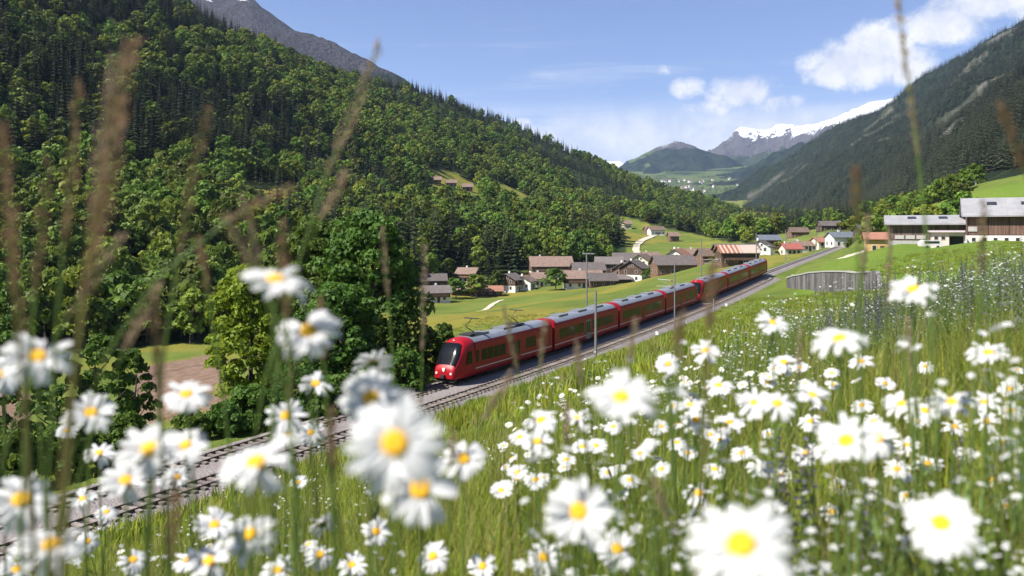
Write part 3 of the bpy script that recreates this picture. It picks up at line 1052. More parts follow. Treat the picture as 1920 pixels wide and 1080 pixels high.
# small white kilometre posts beside the train
for px, lb in ((1232, 'small white marker post beside the third red railcar'), (1285, 'small white marker post beside the fourth red railcar'), (1362, 'small white marker post beside the sixth red railcar')):
    s = s_at(px, 6.9); x, y = XY(s, 6.9); z = g1(x, y)
    t = thing('marker_post', lb, 'post', (x, y, z), TRACK_YAW, 'marker posts beside the line')
    MB().box(-.05, .05, -.05, .05, -.1, 1.0).obj('post', M_MAST, t)
    MB().box(-.10, -.06, -.16, .16, .75, 1.15).obj('plate', M_WHITE, t)

# ---- retaining wall with wing and bridge -------------------------------
M_WALL = None


def wall_material():
    m = bpy.data.materials.new('stained_concrete'); m.use_nodes = True
    t = NT(m.node_tree); out = t.n('ShaderNodeOutputMaterial'); p = t.n('ShaderNodeBsdfPrincipled')
    tc = t.n('ShaderNodeTexCoord')
    mp = t.n('ShaderNodeMapping'); mp.inputs['Scale'].default_value = (1, 1, .06); t.l(tc.outputs['Object'], mp.inputs[0])
    n1 = t.noise(mp.outputs[0], 1.3, 5, .7); n2 = t.noise(tc.outputs['Object'], .8, 5, .6)
    c = t.mix(t.sstep(n1, .40, .62), (.07, .064, .068), (.20, .185, .18))
    c = t.mix(t.sstep(n2, .55, .75, 0, .5), c, (.24, .225, .21))
    t.l(c, p.inputs['Base Color']); p.inputs['Roughness'].default_value = .9
    t.l(p.outputs[0], out.inputs[0]); return m


M_WALL = wall_material()
rw = thing('retaining_wall', 'stained grey concrete retaining wall below the bright green field', 'wall', (float(WA[0]), float(WA[1]), 0), 0)
L = float(np.hypot(*(WB - WA))); dvec = (WB - WA) / L
nn = np.array([dvec[1], -dvec[0]])
if np.dot(np.array([0., 100.]) - WA, nn) < 0:
    nn = -nn
npan = 9
for k in range(npan):
    t0, t1 = k / npan, (k + 1) / npan
    a = WA + dvec * L * t0; b = WA + dvec * (L * t1 - .04)
    def topz(p): return g1(*(p - nn * 2.0)) + .3
    za, zb = topz(a), topz(b)
    la = za - 5; lb = zb - 5
    q = []
    th = .55
    mb = MB()
    P = [a + nn * .35, b + nn * .35, b + nn * (.35 - th), a + nn * (.35 - th)]
    zl = [la, lb, lb, la]; zt = [za, zb, zb, za]
    mb.add([(*(p - WA), z) for p, z in zip(P, zl)] + [(*(p - WA), z) for p, z in zip(P, zt)], [(0, 1, 2, 3), (4, 5, 6, 7), (0, 1, 5, 4), (1, 2, 6, 5), (2, 3, 7, 6), (3, 0, 4, 7)])
    mb.obj('wall_panel', M_WALL, rw)
    cpz = MB()
    P = [a + nn * .45, b + nn * .45, b - nn * .3, a - nn * .3]
    cpz.add([(*(p - WA), z + .003) for p, z in zip(P, zt)] + [(*(p - WA), z + .22) for p, z in zip(P, zt)], [(0, 1, 2, 3), (4, 5, 6, 7), (0, 1, 5, 4), (1, 2, 6, 5), (2, 3, 7, 6), (3, 0, 4, 7)])
    cpz.obj('coping', M_CONC, rw)
# wing running back towards the meadow
L2 = float(np.hypot(*(WC - WB))); d2 = (WC - WB) / L2; n2 = np.array([d2[1], -d2[0]])
for k in range(7):
    a = WB + d2 * L2 * k / 7; b = WB + d2 * (L2 * (k + 1) / 7 - .04)
    za, zb = [g1(*(p + np.array([2.5, 0]))) + .5 for p in (a, b)]
    if k == 0: za = topz(WB)
    mb = MB(); P = [a + n2 * .25, b + n2 * .25, b - n2 * .25, a - n2 * .25]
    zt = [za, zb, zb, za]; zl = [z - 4.2 for z in zt]
    mb.add([(*(p - WA), z) for p, z in zip(P, zl)] + [(*(p - WA), z) for p, z in zip(P, zt)], [(0, 1, 2, 3), (4, 5, 6, 7), (0, 1, 5, 4), (1, 2, 6, 5), (2, 3, 7, 6), (3, 0, 4, 7)])
    mb.obj('wing_panel', M_WALL, rw)
# bridge over the lane
sb = 128.0
x, y = XY(sb, 0); tz = float(track_z(sb))
br = thing('rail_bridge', 'small concrete rail bridge over a lane near the tail of the train', 'bridge', (x, y, tz), TRACK_YAW)
MB().box(5, 26, -6.9, -6.4, -1.15, .10).obj('parapet', M_CONC, br)
MB().box(5, 26, -6.38, -2.4, -1.0, -.66).obj('deck', M_CONC, br)
for xx in (5, 22):
    MB().box(xx, xx + 2.2, -6.8, -2.4, -4, -1.16).obj('abutment', M_WALL, br)
# ------------------------------------------------------------------ buildings
M_PLAS = pmat('plaster_white', (.72, .70, .66), .9, 0, .10, .6, objvar=.08)
M_WOODD = pmat('timber_dark', (.075, .045, .030), .85, 0, .35, 1.2, objvar=.25)
M_WOODB = pmat('timber_brown', (.15, .085, .055), .85, 0, .30, 1.2, objvar=.2)
M_SLATE = pmat('roof_slate', (.115, .095, .09), .8, 0, .25, 1.0, bump=.5, bscale=6, objvar=.25)
M_SLATEB = pmat('roof_brown_tile', (.17, .115, .09), .85, 0, .28, 1.0, bump=.5, bscale=6, objvar=.25)
M_TILE = pmat('roof_red_tile', (.27, .125, .08), .8, 0, .2, 1.0, bump=.4, bscale=6, objvar=.1)
M_RUST = None
M_METAL = pmat('roof_grey_sheet', (.30, .295, .30), .6, .1, .16, .5)
M_WIN = pmat('house_glass', (.03, .035, .045), .12, 0, .1, 1.0)
M_FRAME = pmat('window_frame', (.55, .50, .44), .7, 0, .1, 2.0)
M_OCHRE = pmat('plaster_ochre', (.50, .33, .14), .9, 0, .1, .6)
M_PINK = pmat('plaster_pink', (.62, .50, .44), .9, 0, .08, .6)
M_BLUE = pmat('roof_blue_grey', (.15, .165, .19), .5, .2, .12, .8)
M_REDR = pmat('roof_bright_red', (.30, .09, .07), .7, 0, .12, .8)
M_CREAM = pmat('plaster_cream', (.66, .60, .48), .9, 0, .08, .6)


def plank_material(name, lo, hi):
    m = bpy.data.materials.new(name); m.use_nodes = True
    t = NT(m.node_tree); out = t.n('ShaderNodeOutputMaterial'); p = t.n('ShaderNodeBsdfPrincipled')
    tc = t.n('ShaderNodeTexCoord')
    mp = t.n('ShaderNodeMapping'); mp.inputs['Scale'].default_value = (4.5, 4.5, .12); t.l(tc.outputs['Object'], mp.inputs[0])
    n1 = t.noise(mp.outputs[0], 1.0, 4, .6); n2 = t.noise(tc.outputs['Object'], .35, 4, .6)
    c = t.mix(t.sstep(n1, .35, .65), lo, hi)
    c = t.mix(t.sstep(n2, .4, .7, 0, .4), c, tuple(q * 1.35 for q in hi))
    t.l(c, p.inputs['Base Color']); p.inputs['Roughness'].default_value = .85
    t.l(p.outputs[0], out.inputs[0]); return m


M_PLANK = plank_material('barn_planks', (.085, .058, .050), (.165, .115, .098))
M_PLANKR = plank_material('barn_planks_red', (.10, .055, .042), (.19, .11, .085))


def rust_material():
    m = bpy.data.materials.new('rusty_sheet'); m.use_nodes = True
    t = NT(m.node_tree); out = t.n('ShaderNodeOutputMaterial'); p = t.n('ShaderNodeBsdfPrincipled')
    tc = t.n('ShaderNodeTexCoord'); v = tc.outputs['Object']
    sp = t.n('ShaderNodeSeparateXYZ'); t.l(v, sp.inputs[0])
    wv = t.n('ShaderNodeTexWave'); t.l(v, wv.inputs[0]); wv.inputs['Scale'].default_value = .22; wv.inputs['Distortion'].default_value = 1.5
    f = t.math('MULTIPLY', t.sstep(sp.outputs[0], 1.5, -1.0), t.sstep(wv.outputs['Fac'], .25, .7))
    c = t.mix(t.noise(v, .6, 4, .6), (.36, .29, .24), (.44, .36, .30))
    c = t.mix(f, c, t.mix(t.noise(v, 2, 4, .6), (.30, .10, .055), (.24, .075, .04)))
    t.l(c, p.inputs['Base Color']); p.inputs['Roughness'].default_value = .75
    t.l(p.outputs[0], out.inputs[0]); return m


M_RUST = rust_material()


def house(name, label, cat, at, yaw, L, D, wall, pitch_h, wall_mat, roof_mat, upper=None, split=.5, over=.7, wins=True, chimney=True, group=None, win_rows=2, door=True, sink=1.0, gable_win=True):
    """gabled building, ridge along local x; at=(x,y,z ground)"""
    t = thing(name, label, cat, at, yaw, group)
    zl = wall * split if upper else wall
    hx, hy = L / 2, D / 2
    MB().box(-hx, hx, -hy, hy, -sink, zl).obj('wall', wall_mat, t)
    um = upper or wall_mat
    g = MB()
    e = .06 if upper else 0.0
    prof = [(-hy - e, zl + .004), (hy + e, zl + .004), (hy + e, wall), (0, wall + pitch_h), (-hy - e, wall)]
    g.prism(prof, 'x', -hx - e, hx + e)
    g.obj('upper_wall' if upper else 'gable', um, t)
    # roof: two thick slopes meeting at the ridge
    k = pitch_h / hy
    roof = MB()
    th = .22
    for sg in (-1, 1):
        ye = sg * (hy + over)
        ze = wall - k * over
        roof.prism([(0, wall + pitch_h + .03), (ye, ze + .03), (ye, ze + .03 + th), (0, wall + pitch_h + .03 + th)], 'x', -hx - over, hx + over)
    ro = roof.obj('roof', roof_mat, t)
    if chimney:
        cx = random.uniform(-.25, .25) * L
        MB().box(cx - .35, cx + .35, hy * .25, hy * .25 + .7, wall + pitch_h * .5, wall + pitch_h + .9).obj('chimney', M_PLAS, ro)
    if wins:
        nw = max(2, int(L / 3.0))
        for row in range(win_rows):
            z0 = .95 + row * 2.6
            if z0 + 1.2 > wall: break
            for i in range(nw):
                xx = -hx + L * (i + .5) / nw
                for sg in (-1, 1):
                    f = MB().box(xx - .55, xx + .55, *sorted((sg * (hy - .02), sg * (hy + .10))), z0 - .08, z0 + 1.28).obj('window', M_FRAME, t)
                    MB().box(xx - .44, xx + .44, *sorted((sg * (hy + .04), sg * (hy + .115))), z0, z0 + 1.2).obj('pane', M_WIN, f)
            ng = max(1, int(D / 3.2))
            for i in range(ng):
                yy = -hy + D * (i + .5) / ng
                for sg in (-1, 1):
                    f = MB().box(*sorted((sg * (hx - .02), sg * (hx + .10))), yy - .55, yy + .55, z0 - .08, z0 + 1.28).obj('window', M_FRAME, t)
                    MB().box(*sorted((sg * (hx + .04), sg * (hx + .115))), yy - .44, yy + .44, z0, z0 + 1.2).obj('pane', M_WIN, f)
        if gable_win and pitch_h > 2:
            for sg in (-1, 1):
                for yy in (-.8, .8):
                    f = MB().box(*sorted((sg * (hx - .02), sg * (hx + .10))), yy - .45, yy + .45, wall + .2, wall + 1.2).obj('window', M_FRAME, t)
                    MB().box(*sorted((sg * (hx + .04), sg * (hx + .115))), yy - .35, yy + .35, wall + .3, wall + 1.1).obj('pane', M_WIN, f)
    if upper:
        for sg in (-1, 1):
            bz = zl + .25
            bl = MB().box(-hx * .85, hx * .85, *sorted((sg * (hy + .07), sg * (hy + .95))), bz, bz + .14).obj('balcony', M_WOODD, t)
            MB().box(-hx * .85, hx * .85, *sorted((sg * (hy + .88), sg * (hy + .95))), bz + .143, bz + .95).obj('railing', M_WOODB, bl)
    if door:
        MB().box(-.5, .5, -hy - .09, -hy + .02, 0, 2.1).obj('door', M_WOODD, t)
    return t


def at_px(px, py, d=None):
    """ground point seen at a photo pixel, or the ground under that pixel's ray at depth d"""
    if d is None:
        d = ray_ground(px, py, 60)
    x = (px - CX) / F * d
    return (x, d, g1(x, d))


R = math.radians
V_GRP = 'houses of the village below the wood'
# village in front of the wood: px, depth, yaw, L, D, wall, pitch, wall/roof/upper, label
VILL = [
    (818, 290, 20, 10, 8, 4.2, 2.4, M_PLAS, M_SLATE, M_WOODD, 'low dark-roofed white cottage at the edge of the wood by the path'),
    (813, 325, 10, 11, 8, 4.0, 2.6, M_WOODD, M_SLATE, None, 'dark timber barn half hidden by trees above the low cottage'),
    (878, 352, -20, 10, 8, 5.0, 2.6, M_PLAS, M_SLATEB, M_WOODD, 'small white house with dark upper storey among the trees'),
    (912, 318, 5, 14, 6, 2.6, 1.8, M_WOODD, M_TILE, None, 'long low shed with orange tiled roof beside the white chalets'),
    (868, 318, 8, 11, 6, 2.6, 1.7, M_WOODD, M_SLATEB, None, 'low brown-roofed shed among garden shrubs'),
    (957, 330, 62, 9, 10, 5.6, 2.6, M_PLAS, M_SLATE, M_WOODD, 'white chalet with dark timber upper floor, gable to the meadow'),
    (985, 333, 70, 8, 8, 4.0, 2.2, M_PLAS, M_SLATEB, None, 'small white house between two chalets at the meadow edge'),
    (1012, 345, 12, 9, 9, 4.2, 2.6, M_CREAM, M_SLATEB, None, 'cream house with brown roof beside the round bush'),
    (1032, 372, 6, 22, 14, 6.2, 4.6, M_PLAS, M_SLATEB, M_WOODB, 'large farmhouse with broad brown roof behind the round bush'),
    (1092, 322, 4, 17, 9, 5.0, 3.0, M_PLAS, M_SLATEB, M_WOODD, 'long white house with brown roof facing the meadow'),
    (1128, 318, 4, 12, 9, 3.2, 2.8, M_WOODD, M_SLATE, None, 'dark timber barn with wide grey roof at the meadow edge'),
    (1102, 360, 6, 16, 10, 5.5, 3.4, M_WOODB, M_SLATE, None, 'brown timber barn behind the long white house'),
    (1142, 372, -8, 14, 10, 6.0, 3.2, M_WOODD, M_SLATE, None, 'dark timber barn in the middle of the village'),
    (1172, 335, 66, 9, 10, 6.4, 3.0, M_PLAS, M_SLATE, M_WOODB, 'tall white gabled house with brown timber gable'),
    (1190, 332, 58, 9, 11, 6.6, 3.2, M_PLAS, M_SLATE, M_WOODD, 'tall white house with black timber balcony front'),
    (1176, 378, -6, 15, 11, 6.5, 3.6, M_WOODD, M_SLATE, None, 'dark barn with black roof behind the tall white houses'),
    (1205, 372, 60, 10, 10, 6.0, 3.0, M_CREAM, M_SLATEB, None, 'cream gabled house beside the dark barn'),
    (1218, 400, 10, 10, 9, 5.0, 3.0, M_PLAS, M_SLATEB, M_WOODB, 'brown-roofed house at the foot of the farm track'),
    (1262, 295, 8, 17, 10, 5.0, 3.4, M_WOODB, M_SLATE, None, 'reddish timber barn with dark slate roof next to the railway'),
    (1272, 335, 62, 12, 12, 7.4, 3.8, M_PLAS, M_TILE, None, 'white house with orange tiled roof and two gable windows'),
    (1285, 385, 4, 14, 10, 4.4, 2.8, M_CREAM, M_SLATE, None, 'cream house with grey roof behind the orange-roofed house'),
    (1302, 370, 12, 10, 8, 4.0, 2.4, M_PLAS, M_SLATEB, None, 'small white house behind the orange-roofed house'),
    (1330, 290, 10, 9, 8, 4.2, 2.6, M_WOODB, M_SLATEB, None, 'brown timber shed between the mast and the rusty-roofed shed'),
    (1160, 330, 4, 11, 6, 2.4, 1.6, M_WOODD, M_SLATE, None, 'flat dark garage in front of the tall white houses'),
]
VOBJ = []
for px, d, yaw, L_, D_, wl, ph, mw, mr, up, lb in VILL:
    t = house('village_house', lb, 'house', at_px(px, 0, d), R(yaw + 0), L_ * .86, D_ * .86, wl * .88, ph * .86, mw, mr, up, .5, .8, group=V_GRP, win_rows=2, chimney='barn' not in lb and 'shed' not in lb)
    VOBJ.append(t)

# long rusty-roofed shed beside the line
p = at_px(1381, 0, 262)
house('long_shed', 'long shed with half rusty, half pale sheet roof behind the train', 'shed', (p[0], p[1], p[2]), R(4), 12.2, 7, 4.2, 2.1, M_WOODB, M_RUST, M_WOODD, .3, .7, True, False, None, 1)
p = at_px(1380, 0, 285)
house('farm_shed', 'low dark timber shed behind the long rusty-roofed shed', 'shed', p, R(0), 15, 7, 3.0, 1.8, M_WOODD, M_SLATE, None, .3, .6, True, False, None, 1)
p = at_px(1428, 0, 300)
house('small_house', 'small white house with grey roof beyond the tail of the train', 'house', p, R(60), 7, 8, 5, 2.4, M_PLAS, M_SLATE, None, .5, .6)
# hamlet where the line disappears
HAM = [(1482, 300, 8, 9, 8, 3.4, 2.4, M_CREAM, M_REDR, 'low house with bright red roof beside the line'),
       (1512, 330, 10, 18, 8, 3.0, 2.2, M_PLAS, M_SLATEB, 'long low white house with brown roof in the hamlet'),
       (1545, 330, 14, 13, 9, 3.0, 2.4, M_CREAM, M_TILE, 'long cream building with reddish roof near the white lay-by'),
       (1580, 320, 6, 15, 10, 5.0, 2.6, M_PLAS, M_BLUE, 'house with blue-grey roof under the wooded bank'),
       (1598, 345, -6, 11, 9, 5.0, 2.6, M_WOODD, M_SLATE, 'dark timber house next to the blue-grey roof'),
       (1440, 345, 4, 12, 9, 4.4, 2.6, M_WOODB, M_BLUE, 'grey-blue roofed barn beyond the end of the train'),
       (1496, 400, 2, 12, 9, 4.2, 2.8, M_WOODB, M_SLATEB, 'brown-roofed barn at the back of the hamlet'),
       (1555, 400, 2, 14, 9, 4.2, 2.8, M_WOODD, M_SLATE, 'dark-roofed barn under the hill at the back of the hamlet'),
       (1620, 300, 8, 8, 7, 4.4, 2.4, M_WOODD, M_SLATE, 'narrow dark shed beside the ochre house')]
for px, d, yaw, L_, D_, wl, ph, mw, mr, lb in HAM:
    house('hamlet_house', lb, 'house', at_px(px, 0, d), R(yaw), L_ * .74, D_ * .74, wl * .8, ph * .75, mw, mr, None, .5, .5, group='houses of the hamlet by the line', chimney='house' in lb)
p = at_px(1652, 0, 205)
house('ochre_house', 'ochre and white house with brown roof beside the long barn', 'house', (p[0], p[1], p[2] - .3), R(-20), 7.5, 7, 3.9, 1.4, M_OCHRE, M_TILE, None, .5, .7, True, False, None, 1)


# ---- barns on the right -------------------------------------------------
def long_barn(name, label, px0, L_, yaw, d, y_top, y_eave, y_base, depth, plank, base_h, base_mat, bays, over=1.2, slots=3):
    """long building seen broadside; its front left corner stands at photo column px0, depth d; rows of ridge, eave, base there"""
    xa = (px0 - CX) / F * d
    ca, sa = math.cos(yaw), math.sin(yaw)
    cx = xa + ca * L_ / 2 - sa * depth / 2; cy = d + sa * L_ / 2 + ca * depth / 2
    zt = CAMZ - (y_top - HY) / F * (d + depth / 2 * ca); ze = CAMZ - (y_eave - HY) / F * d; zb = CAMZ - (y_base - HY) / F * d
    t = thing(name, label, 'barn', (cx, cy, zb), yaw)
    H = ze - zb; rise = zt - ze; hx, hy = L_ / 2, depth / 2
    MB().box(-hx, hx, -hy - .12, hy + .1, -3, base_h).obj('plinth', base_mat, t)
    up = MB().prism([(-hy, base_h + .004), (hy, base_h + .004), (hy, H), (0, H + rise - .3), (-hy, H)], 'x', -hx + .05, hx - .05).obj('wall', plank, t)
    for i in range(bays):
        a = -hx + .05 + (L_ - .1) * i / bays; b = a + (L_ - .1) / bays
        MB().box(a + .10, b - .10, -hy - .07, -hy - .004, base_h + .15, H - .25).obj('plank_panel', plank, t)
    for i in range(bays + 1):
        a = -hx + .05 + (L_ - .1) * i / bays
        MB().box(a - .09, a + .09, -hy - .12, -hy + .05, base_h + .01, H - .05).obj('post', M_WOODD, t)
    k = rise / hy
    ro = MB()
    for sg in (-1, 1):
        ye = sg * (hy + over); z_e = H - k * over
        ro.prism([(0, H + rise), (ye, z_e), (ye, z_e + .25), (0, H + rise + .25)], 'x', -hx - 1.0, hx + 1.0)
    ro = ro.obj('roof', M_METAL, t)
    # standing seams on the visible slope
    n = int(L_ / 2.2)
    for i in range(n + 1):
        xx = -hx - .9 + (L_ + 1.8) * i / n
        MB().add([(xx - .04, 0, H + rise + .252), (xx + .04, 0, H + rise + .252), (xx + .04, -hy - over, H - k * over + .252), (xx - .04, -hy - over, H - k * over + .252),
                  (xx - .04, 0, H + rise + .31), (xx + .04, 0, H + rise + .31), (xx + .04, -hy - over, H - k * over + .31), (xx - .04, -hy - over, H - k * over + .31)],
                 [(0, 1, 2, 3), (4, 5, 6, 7), (0, 1, 5, 4), (1, 2, 6, 5), (2, 3, 7, 6), (3, 0, 4, 7)]).obj('roof_seam', M_METAL, ro)
    for i in range(slots):
        xx = -hx + L_ * (i + .6) / (slots + .6); yy = -hy * .35; zz = H + rise * .65 + .26
        MB().add([(xx, yy, zz), (xx + 1.6, yy, zz), (xx + 1.6, yy - 1.1, zz - 1.1 * k), (xx, yy - 1.1, zz - 1.1 * k), (xx, yy, zz + .22), (xx + 1.6, yy, zz + .22), (xx + 1.6, yy - 1.1, zz + .22 - 1.1 * k), (xx, yy - 1.1, zz + .22 - 1.1 * k)],
                 [(0, 1, 2, 3), (4, 5, 6, 7), (0, 1, 5, 4), (1, 2, 6, 5), (2, 3, 7, 6), (3, 0, 4, 7)]).obj('roof_light', M_WIN, ro)
    return t, L_, H, hy


tb, Lb, Hb, hyb = long_barn('timber_barn', 'large brown timber barn with grey sheet roof and white base with small windows', 1814, 20, R(-28), 150, 374, 402, 456, 15, M_PLANKR, 1.45, M_PLAS, 6)
for i in range(8):
    xx = -Lb / 2 + 1.0 + i * 1.75
    f = MB().box(xx - .36, xx + .36, -hyb - .20, -hyb - .05, .35, 1.10).obj('window', M_FRAME, tb)
    MB().box(xx - .28, xx + .28, -hyb - .225, -hyb - .10, .42, 1.03).obj('pane', M_WIN, f)
MB().box(-Lb / 2 + .1, -Lb / 2 + 1.6, -hyb - .22, -hyb - .075, 2.2, 3.1).obj('sign_panel', pmat('weathered_board', (.42, .40, .38), .8), tb)
tl, Ll, Hl, hyl = long_barn('long_barn', 'long low weathered barn with grey roof between the ochre house and the big barn', 1668, 15, R(-24), 166, 406, 419, 458, 11, M_PLANK, .8, M_CONC, 7, slots=2)
for i in range(3):
    xx = -Ll / 2 + 1.0 + i * 2.0
    MB().box(xx, xx + 1.7, -hyl - .2, -hyl - .075, 1.1, 1.9).obj('white_board', pmat('weathered_board', (.42, .40, .38), .8), tl)
# rendered annexe with open garage in front of the barns
d_ = 146.0
xa, xb = (1757 - CX) / F * d_, (1811 - CX) / F * d_
zb_ = CAMZ - (461 - HY) / F * d_; zt_ = CAMZ - (432 - HY) / F * d_
an = thing('garage_annexe', 'low pink rendered annexe with dark open garage beside the big barn', 'garage', ((xa + xb) / 2 + .6, d_ + 2.6, zb_), R(-26))
hw = (xb - xa) / 2; Hh = zt_ - zb_
mb = MB().box(-hw, .2, -3, 3, -2, Hh - .35).box(.2, hw, -2.0, 3, -2, Hh - .35).box(.2, hw, -3, -2.003, Hh - 1.0, Hh - .35)
mb.obj('wall', M_PINK, an)
MB().box(-hw - .5, hw + .1, -3.6, 3.4, Hh - .345, Hh).obj('roof', pmat('annexe_roof', (.55, .45, .50), .7), an)
MB().box(.35, hw - .1, -2.05, -2.004, .1, Hh - 1.1).obj('garage_dark_inside', M_DARK, an)  # dark sheet paints the shade inside the open garage
for xx in (-1.9, -.75):
    f = MB().box(xx - .38, xx + .38, -3.06, -2.98, Hh - 1.75, Hh - 1.05).obj('window', M_FRAME, an)
    MB().box(xx - .3, xx + .3, -3.08, -3.02, Hh - 1.68, Hh - 1.12).obj('pane', M_WIN, f)
MB().box(-hw - .2, hw, -6.5, -3.6, -2.2, -.05).obj('forecourt', M_CREAM, an)
# white trailer-like vehicle on the lawn
p = W(1745, 468, 140)
vh = thing('camper_trailer', 'white low camper trailer parked on the grass in front of the barns', 'trailer', (p[0], p[1], g1(p[0], p[1])), R(-6))
MB().prism([(-2.6, .45), (2.4, .45), (2.6, 1.0), (2.3, 1.9), (-2.0, 2.0), (-2.7, 1.2)], 'y', -1.05, 1.05).obj('body', M_PLAS, vh)
MB().box(-1.8, 1.6, -1.09, -1.052, 1.15, 1.7).obj('window', M_WIN, vh)
for xx in (-1.2, 1.3):
    MB().disc((xx, -.95, .32), (0, 1, 0), .33, .22, 16).obj('wheel', M_DARK, vh)
vh.scale = (.72, .72, .72)
# snow-gallery like shelter on the slope above the barns
p = at_px(1838, 356, 300)
gl = thing('open_shelter', 'long low shelter with pale roof and dark openings on the slope above the barns', 'shelter', (p[0], p[1], p[2]), R(4))
MB().box(-9, 22, -2.2, 2.2, 2.2, 2.6).obj('roof', M_METAL, gl)
MB().box(-9, 22, 1.6, 2.0, -2, 2.195).obj('wall', M_WOODD, gl)
for i in range(12):
    xx = -8.9 + i * 2.75
    MB().box(xx, xx + .5, -2.1, -1.7, -2, 2.195).obj('post', M_CREAM, gl)
# hay barns in the clearing on the hillside
for i, (px, py, d, lb) in enumerate([(817, 354, 640, 'brown hay barn at the upper end of the hillside clearing'), (846, 358, 645, 'brown hay barn between the two others in the hillside clearing'),
                                     (876, 362, 650, 'dark hay barn at the lower end of the hillside clearing')]):
    house('hay_barn', lb, 'barn', at_px(px, py, d), R(8), 8, 7, 3.4, 2.4, M_WOODB, M_SLATEB, None, .5, .8, True, False, 'hay barns in the hillside clearing', 1)
p = at_px(1002, 377, 660)
house('hay_barn', 'small grey-roofed hut at the end of the sloping meadow strip', 'barn', p, R(-10), 6, 5, 3, 2, M_PLAS, M_METAL, None, .5, .6, False, False, 'hay barns in the hillside clearing', 1)
for px, py, d, lb, mw in [(1230, 440, 640, 'white farmhouse at the top of the farm track', M_PLAS), (1222, 438, 660, 'brown farm barn beside the white farmhouse', M_WOODB), (1262, 452, 590, 'small brown barn on the open spur', M_WOODB),
                          (1175, 432, 700, 'small pale hut at the edge of the wood on the spur', M_CREAM)]:
    house('farm_building', lb, 'house', at_px(px, py, d), R(12), 12 if 'farm' in lb else 7, 8 if 'farm' in lb else 6, 4.2, 2.6, mw, M_SLATEB, None, .5, .7, True, False, 'farm buildings on the open spur', 1)
# far village up the valley: plain small houses
fv_wall = MB().box(-6, 6, -5, 5, -6, 7).prism([(-5, 7.003), (5, 7.003), (0, 10.5)], 'x', -6, 6).mesh('wall', M_PLAS)
fv_roof = MB().prism([(0, 10.6), (6, 6.4), (6, 7.0), (0, 11.3)], 'x', -6.8, 6.8).prism([(0, 10.6), (-6, 6.4), (-6, 7.0), (0, 11.3)], 'x', -6.8, 6.8).mesh('roof', M_SLATEB)
for i in range(60):
    px = random.gauss(1262, 26) if i < 44 else random.uniform(1180, 1400)
    d = random.uniform(3500, 5300)
    x = (px - CX) / F * d
    z = float(vf(np.array([x]), np.array([d]))[0]) + float((fbm(np.array([x * .002]), np.array([d * .002]), 4, 91)[0] - .5) * 30)
    t = thing('distant_house', 'tiny pale house of the distant village up the valley', 'house', (x, d, z + 2), random.uniform(-.7, .7), 'houses of the distant village')
    k = random.uniform(.9, 1.6)
    t.scale = (k, k, k)
    link('wall', fv_wall, t); link('roof', fv_roof, t)


# ---- paths and road lines ----------------------------------------------
def path_strip(name, pts, width, mat, lift=.06):
    """pts: ground points; draped ribbon"""
    P = [np.array(p[:2]) for p in pts]
    D = [P[0]]
    for a, b in zip(P[:-1], P[1:]):
        n = max(2, int(np.hypot(*(b - a)) / 3))
        D += [a + (b - a) * k / n for k in range(1, n + 1)]
    V, Fc = [], []
    for i, p in enumerate(D):
        t = D[min(i + 1, len(D) - 1)] - D[max(i - 1, 0)]; t = t / (np.hypot(*t) + 1e-9); nrm = np.array([-t[1], t[0]])
        for k in (-1, 0, 1):
            q = p + nrm * k * width / 2; V.append((q[0], q[1], g1(*q) + lift))
    for i in range(len(D) - 1):
        for j in (0, 1):
            Fc.append((i * 3 + j, i * 3 + j + 1, (i + 1) * 3 + j + 1, (i + 1) * 3 + j))
    me = mesh_np(name, V, Fc); me.materials.append(mat)
    return tag(link(name, me), kind='structure')


M_PATH = pmat('pale_gravel', (.48, .43, .33), .95, 0, .15, .5)
path_strip('path', [at_px(1200, 488, 455), at_px(1192, 470, 500), at_px(1194, 458, 540), at_px(1210, 448, 590), at_px(1228, 443, 625)], 4.5, M_PATH, .5)
path_strip('path', [at_px(838, 588, 190), at_px(870, 573, 215), at_px(905, 562, 240), at_px(940, 553, 280)], 2.0, M_PATH, .18)
path_strip('path', [at_px(1575, 0, 208), at_px(1600, 0, 216), at_px(1640, 0, 240)], 5, M_PATH, .15)
path_strip('path', [at_px(1655, 0, 196), at_px(1700, 0, 180), at_px(1742, 0, 170)], 3, M_PATH, .12)
# ------------------------------------------------------------------ foliage
def leaf_material(name, lo, hi, trans=.35, hue=.03, val=.35, rough=.6):
    """leaf colour from a per-leaf tint and a per-plant random value"""
    m = bpy.data.materials.new(name); m.use_nodes = True
    t = NT(m.node_tree); out = t.n('ShaderNodeOutputMaterial'); p = t.n('ShaderNodeBsdfPrincipled')
    a = t.n('ShaderNodeAttribute', attribute_name='tint'); oi = t.n('ShaderNodeObjectInfo')
    c = t.mix(a.outputs['Fac'], lo, hi)
    h = t.n('ShaderNodeHueSaturation'); t.l(c, h.inputs['Color'])
    t.l(t.math('MULTIPLY_ADD', oi.outputs['Random'], -2 * hue, .5 + hue), h.inputs['Hue'])
    r2 = t.math('FRACT', t.math('MULTIPLY', oi.outputs['Random'], 7.31))
    t.l(t.math('MULTIPLY_ADD', r2, 2 * val, 1 - val), h.inputs['Value'])
    t.l(h.outputs[0], p.inputs['Base Color']); p.inputs['Roughness'].default_value = rough
    p.inputs['Specular IOR Level'].default_value = .25
    tr = t.n('ShaderNodeBsdfTranslucent')
    h2 = t.n('ShaderNodeHueSaturation'); t.l(h.outputs[0], h2.inputs['Color']); h2.inputs['Value'].default_value = 1.3; h2.inputs['Hue'].default_value = .485
    t.l(h2.outputs[0], tr.inputs[0])
    ms = t.n('ShaderNodeMixShader'); ms.inputs[0].default_value = trans
    t.l(p.outputs[0], ms.inputs[1]); t.l(tr.outputs[0], ms.inputs[2]); t.l(ms.outputs[0], out.inputs[0])
    return m


